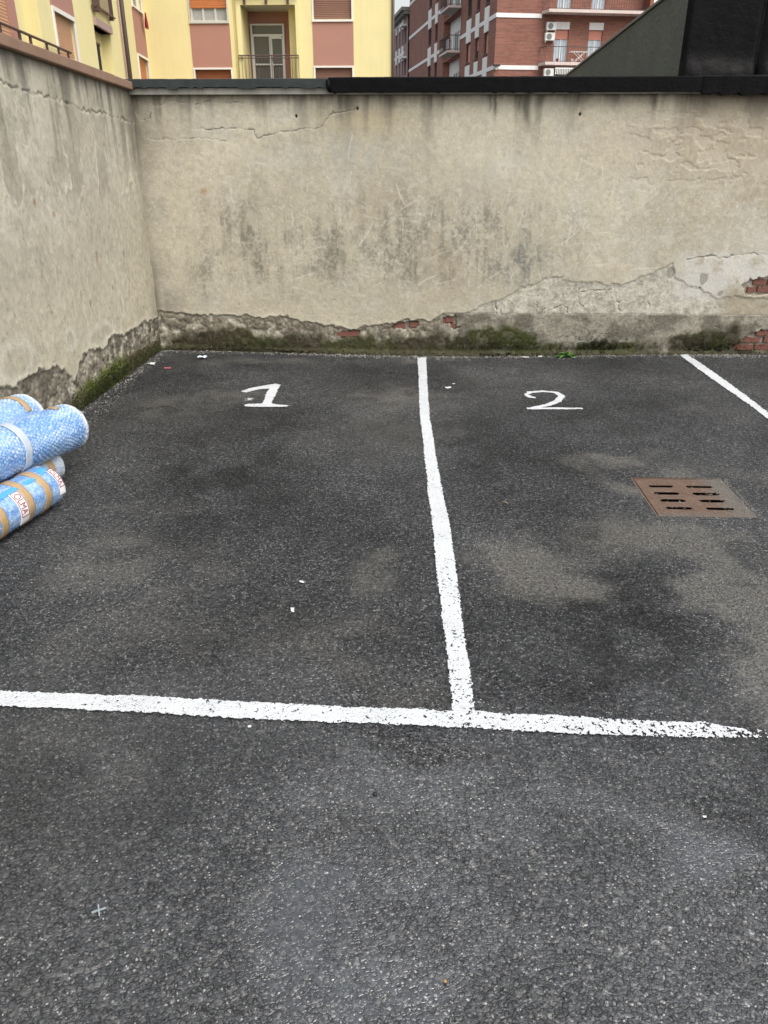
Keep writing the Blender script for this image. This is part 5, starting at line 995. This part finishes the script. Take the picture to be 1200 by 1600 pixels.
scrap(-2.235, 6.45, .06, .05, 'crumpled white scrap tight against the left wall foot', 'paper', 1.0, .5)
scrap(-.486, 1.871, .012, .009, 'white chip just in front of the crossing line', 'paper', .3, .3)
scrap(.8, 1.558, .011, .007, 'white chip in front of the crossing line at right', 'paper', .1, .3)
scrap(.335, 5.99, .025, .015, 'tiny white chip beyond the scrap by the dividing line', 'paper', .3, .3)
st_ = MB().tube([(-.02, 0, .003), (.0, .003, .006), (.022, .010, .003)], .0016, 5).build('straw_bit', M['straw'], None, True); st_.location = (.482, 3.62, .003); st_.rotation_euler = (0, 0, -.9); tag(st_, 'pale straw bit on the asphalt of bay two', 'litter')
mb = MB(); mb.box(-.016, .016, -.0015, .0015, 0, .0035); mb.box(-.0015, .0015, .0016, .016, 0, .0033); mb.box(-.0015, .0015, -.016, -.0016, 0, .0033); sp_ = mb.build('tile_spacer', M['spacer']); sp_.location = (-.712, 1.22, .004); sp_.rotation_euler = (0, 0, .45); tag(sp_, 'small cross-shaped plastic tile spacer on the asphalt', 'tile spacer')
def pebble(r_, seed, mat, name, loc, label, cat='pebble'):
    rs = random.Random(seed); n = 8; V = []; rings = [(.15, -.6), (.75, -.35), (1, .1), (.7, .6), (.2, .85)]
    for q_, z_ in rings:
        for k in range(n): V.append((r_ * q_ * math.cos(k * PI / 4) * rs.uniform(.8, 1.15), r_ * q_ * math.sin(k * PI / 4) * rs.uniform(.8, 1.15), r_ * .7 * z_))
    mb = MB(); mb.add(V, [(i * n + k, i * n + (k + 1) % n, (i + 1) * n + (k + 1) % n, (i + 1) * n + k) for i in range(4) for k in range(n)] + [tuple(range(n - 1, -1, -1)), tuple(4 * n + k for k in range(n))]); o = mb.build(name, M[mat], None, True); o.location = loc; return tag(o, label, cat)
pebble(.0048, 1, 'orange', 'pebble', (.091, 1.08, .004), 'small orange pebble near the bottom of the yard')
pebble(.007, 2, 'tar_and_sump_shade', 'tar_lump', (-.084, 1.608, .003), 'black tar lump in the damp patch in front of the line', 'tar lump')
# grit gathered along the wall feet
def scatter_stones(name, pts, label):
    rs = random.Random(12); V = []; Fc = []
    for (x, y, z, r_) in pts:
        b = len(V); q_ = [(1, 0, 0), (-1, 0, 0), (0, 1, 0), (0, -1, 0), (0, 0, .8), (0, 0, -.5)]; an = rs.uniform(0, 6.28); ca, sa = math.cos(an), math.sin(an)
        for (a, b2, c_) in q_: a *= rs.uniform(.6, 1.3); b2 *= rs.uniform(.6, 1.3); V.append((x + r_ * (a * ca - b2 * sa), y + r_ * (a * sa + b2 * ca), z + r_ * c_))
        for t in ((0, 2, 4), (2, 1, 4), (1, 3, 4), (3, 0, 4), (2, 0, 5), (1, 2, 5), (3, 1, 5), (0, 3, 5)): Fc.append(tuple(b + i for i in t))
    me = bpy.data.meshes.new(name); me.from_pydata(V, [], Fc); me.materials.append(M['stone']); return tag(link(bpy.data.objects.new(name, me)), label, kind='stuff')
rs = random.Random(21); pts = []
for _ in range(1500):
    y = rs.uniform(3.2, 7.0); x = -2.31 + abs(rs.gauss(.02, .035)) + max(0, (6.6 - y)) * rs.choice((0, .075)) + rs.gauss(0, .012); pts.append((x, y, .002, rs.choice((.002, .003, .003, .005))))
for _ in range(2200):
    x = rs.uniform(-2.3, 3.6); y = 7.03 - abs(rs.gauss(.0, .05)); pts.append((x, y, float(gz(x, y)) + .001, rs.choice((.002, .003, .003, .005, .007))))
for _ in range(700):
    x = rs.uniform(-2.2, 3.2); y = rs.uniform(2.2, 6.9); pts.append((x, y, float(gz(x, y)) + .001, rs.choice((.0015, .002, .003))))
for _ in range(500):
    x = rs.gauss(1.5, .35); y = rs.gauss(3.75, .35)
    if not (1.21 < x < 1.70 and 3.52 < y < 4.02): pts.append((x, y, .002, rs.choice((.002, .0025, .003))))
for _ in range(1500):
    x = rs.uniform(1.225, 1.74); y = rs.uniform(3.5, 4.0); e_ = max((x - 1.57) / .12, (3.56 - y) / .07) + rs.gauss(0, .25) + .8 * (float(vn(x * 14, y * 14, 77)) - .5)
    if e_ > .45 or rs.random() < .10: pts.append((x, y, .001, rs.choice((.0025, .0035, .0045))))
scatter_stones('gravel', pts, 'loose pale grit gathered along the wall feet')
crumbs = []
for _ in range(260):
    x = rs.choice((rs.gauss(-.3, .5), rs.gauss(2.9, .25), rs.uniform(-2.2, 3.4))); y = 7.02 - abs(rs.gauss(0, .05)); crumbs.append((x, y, float(gz(x, y)) + .004, rs.choice((.006, .008, .011, .014))))
for _ in range(90):
    y = rs.uniform(4.6, 7.0); crumbs.append((-2.30 + abs(rs.gauss(0, .05)), y, .004, rs.choice((.006, .008, .012))))
scatter_stones('plaster_crumbs', crumbs, 'crumbs of fallen plaster along the wall feet')
# moss tufts
V = []; Fc = []; rs = random.Random(31)
def tuft(px, py, pz, nx, ny):
    b = len(V); s = rs.uniform(.005, .012); a = rs.uniform(0, PI); tx, ty = -ny, nx; ox, oz = s * math.cos(a), s * math.sin(a) * .8
    V.extend([(px - tx * ox, py - ty * ox, pz - oz), (px + tx * ox, py + ty * ox, pz + oz), (px + nx * s * 1.1 + tx * rs.uniform(-.4, .4) * s, py + ny * s * 1.1 + ty * rs.uniform(-.4, .4) * s, pz + s * rs.uniform(.2, 1.1))]); Fc.append((b, b + 1, b + 2))
for _ in range(5200):
    x = rs.choice((rs.gauss(.85, .3), rs.gauss(2.7, .18), rs.gauss(-1.5, .35), rs.uniform(-2.3, 3.4), rs.gauss(1.7, .12))); z = abs(rs.gauss(0, .07)) * (.5 if x < .3 else 1)
    if z < .24: tuft(x, YW - .006, z + float(gz(x, 7.0)) * (z < .03), 0, -1)
for _ in range(2600):
    y = rs.choice((rs.gauss(5.65, .25), rs.uniform(5.0, 7.0))); z = abs(rs.gauss(0, .06))
    if z < .17 and y < 7.02: tuft(XL + .006, y, z, 1, 0)
me = bpy.data.meshes.new('moss'); me.from_pydata(V, [], Fc); me.materials.append(M['moss']); tag(link(bpy.data.objects.new('moss', me)), 'olive moss clinging to the feet of both walls', kind='stuff')
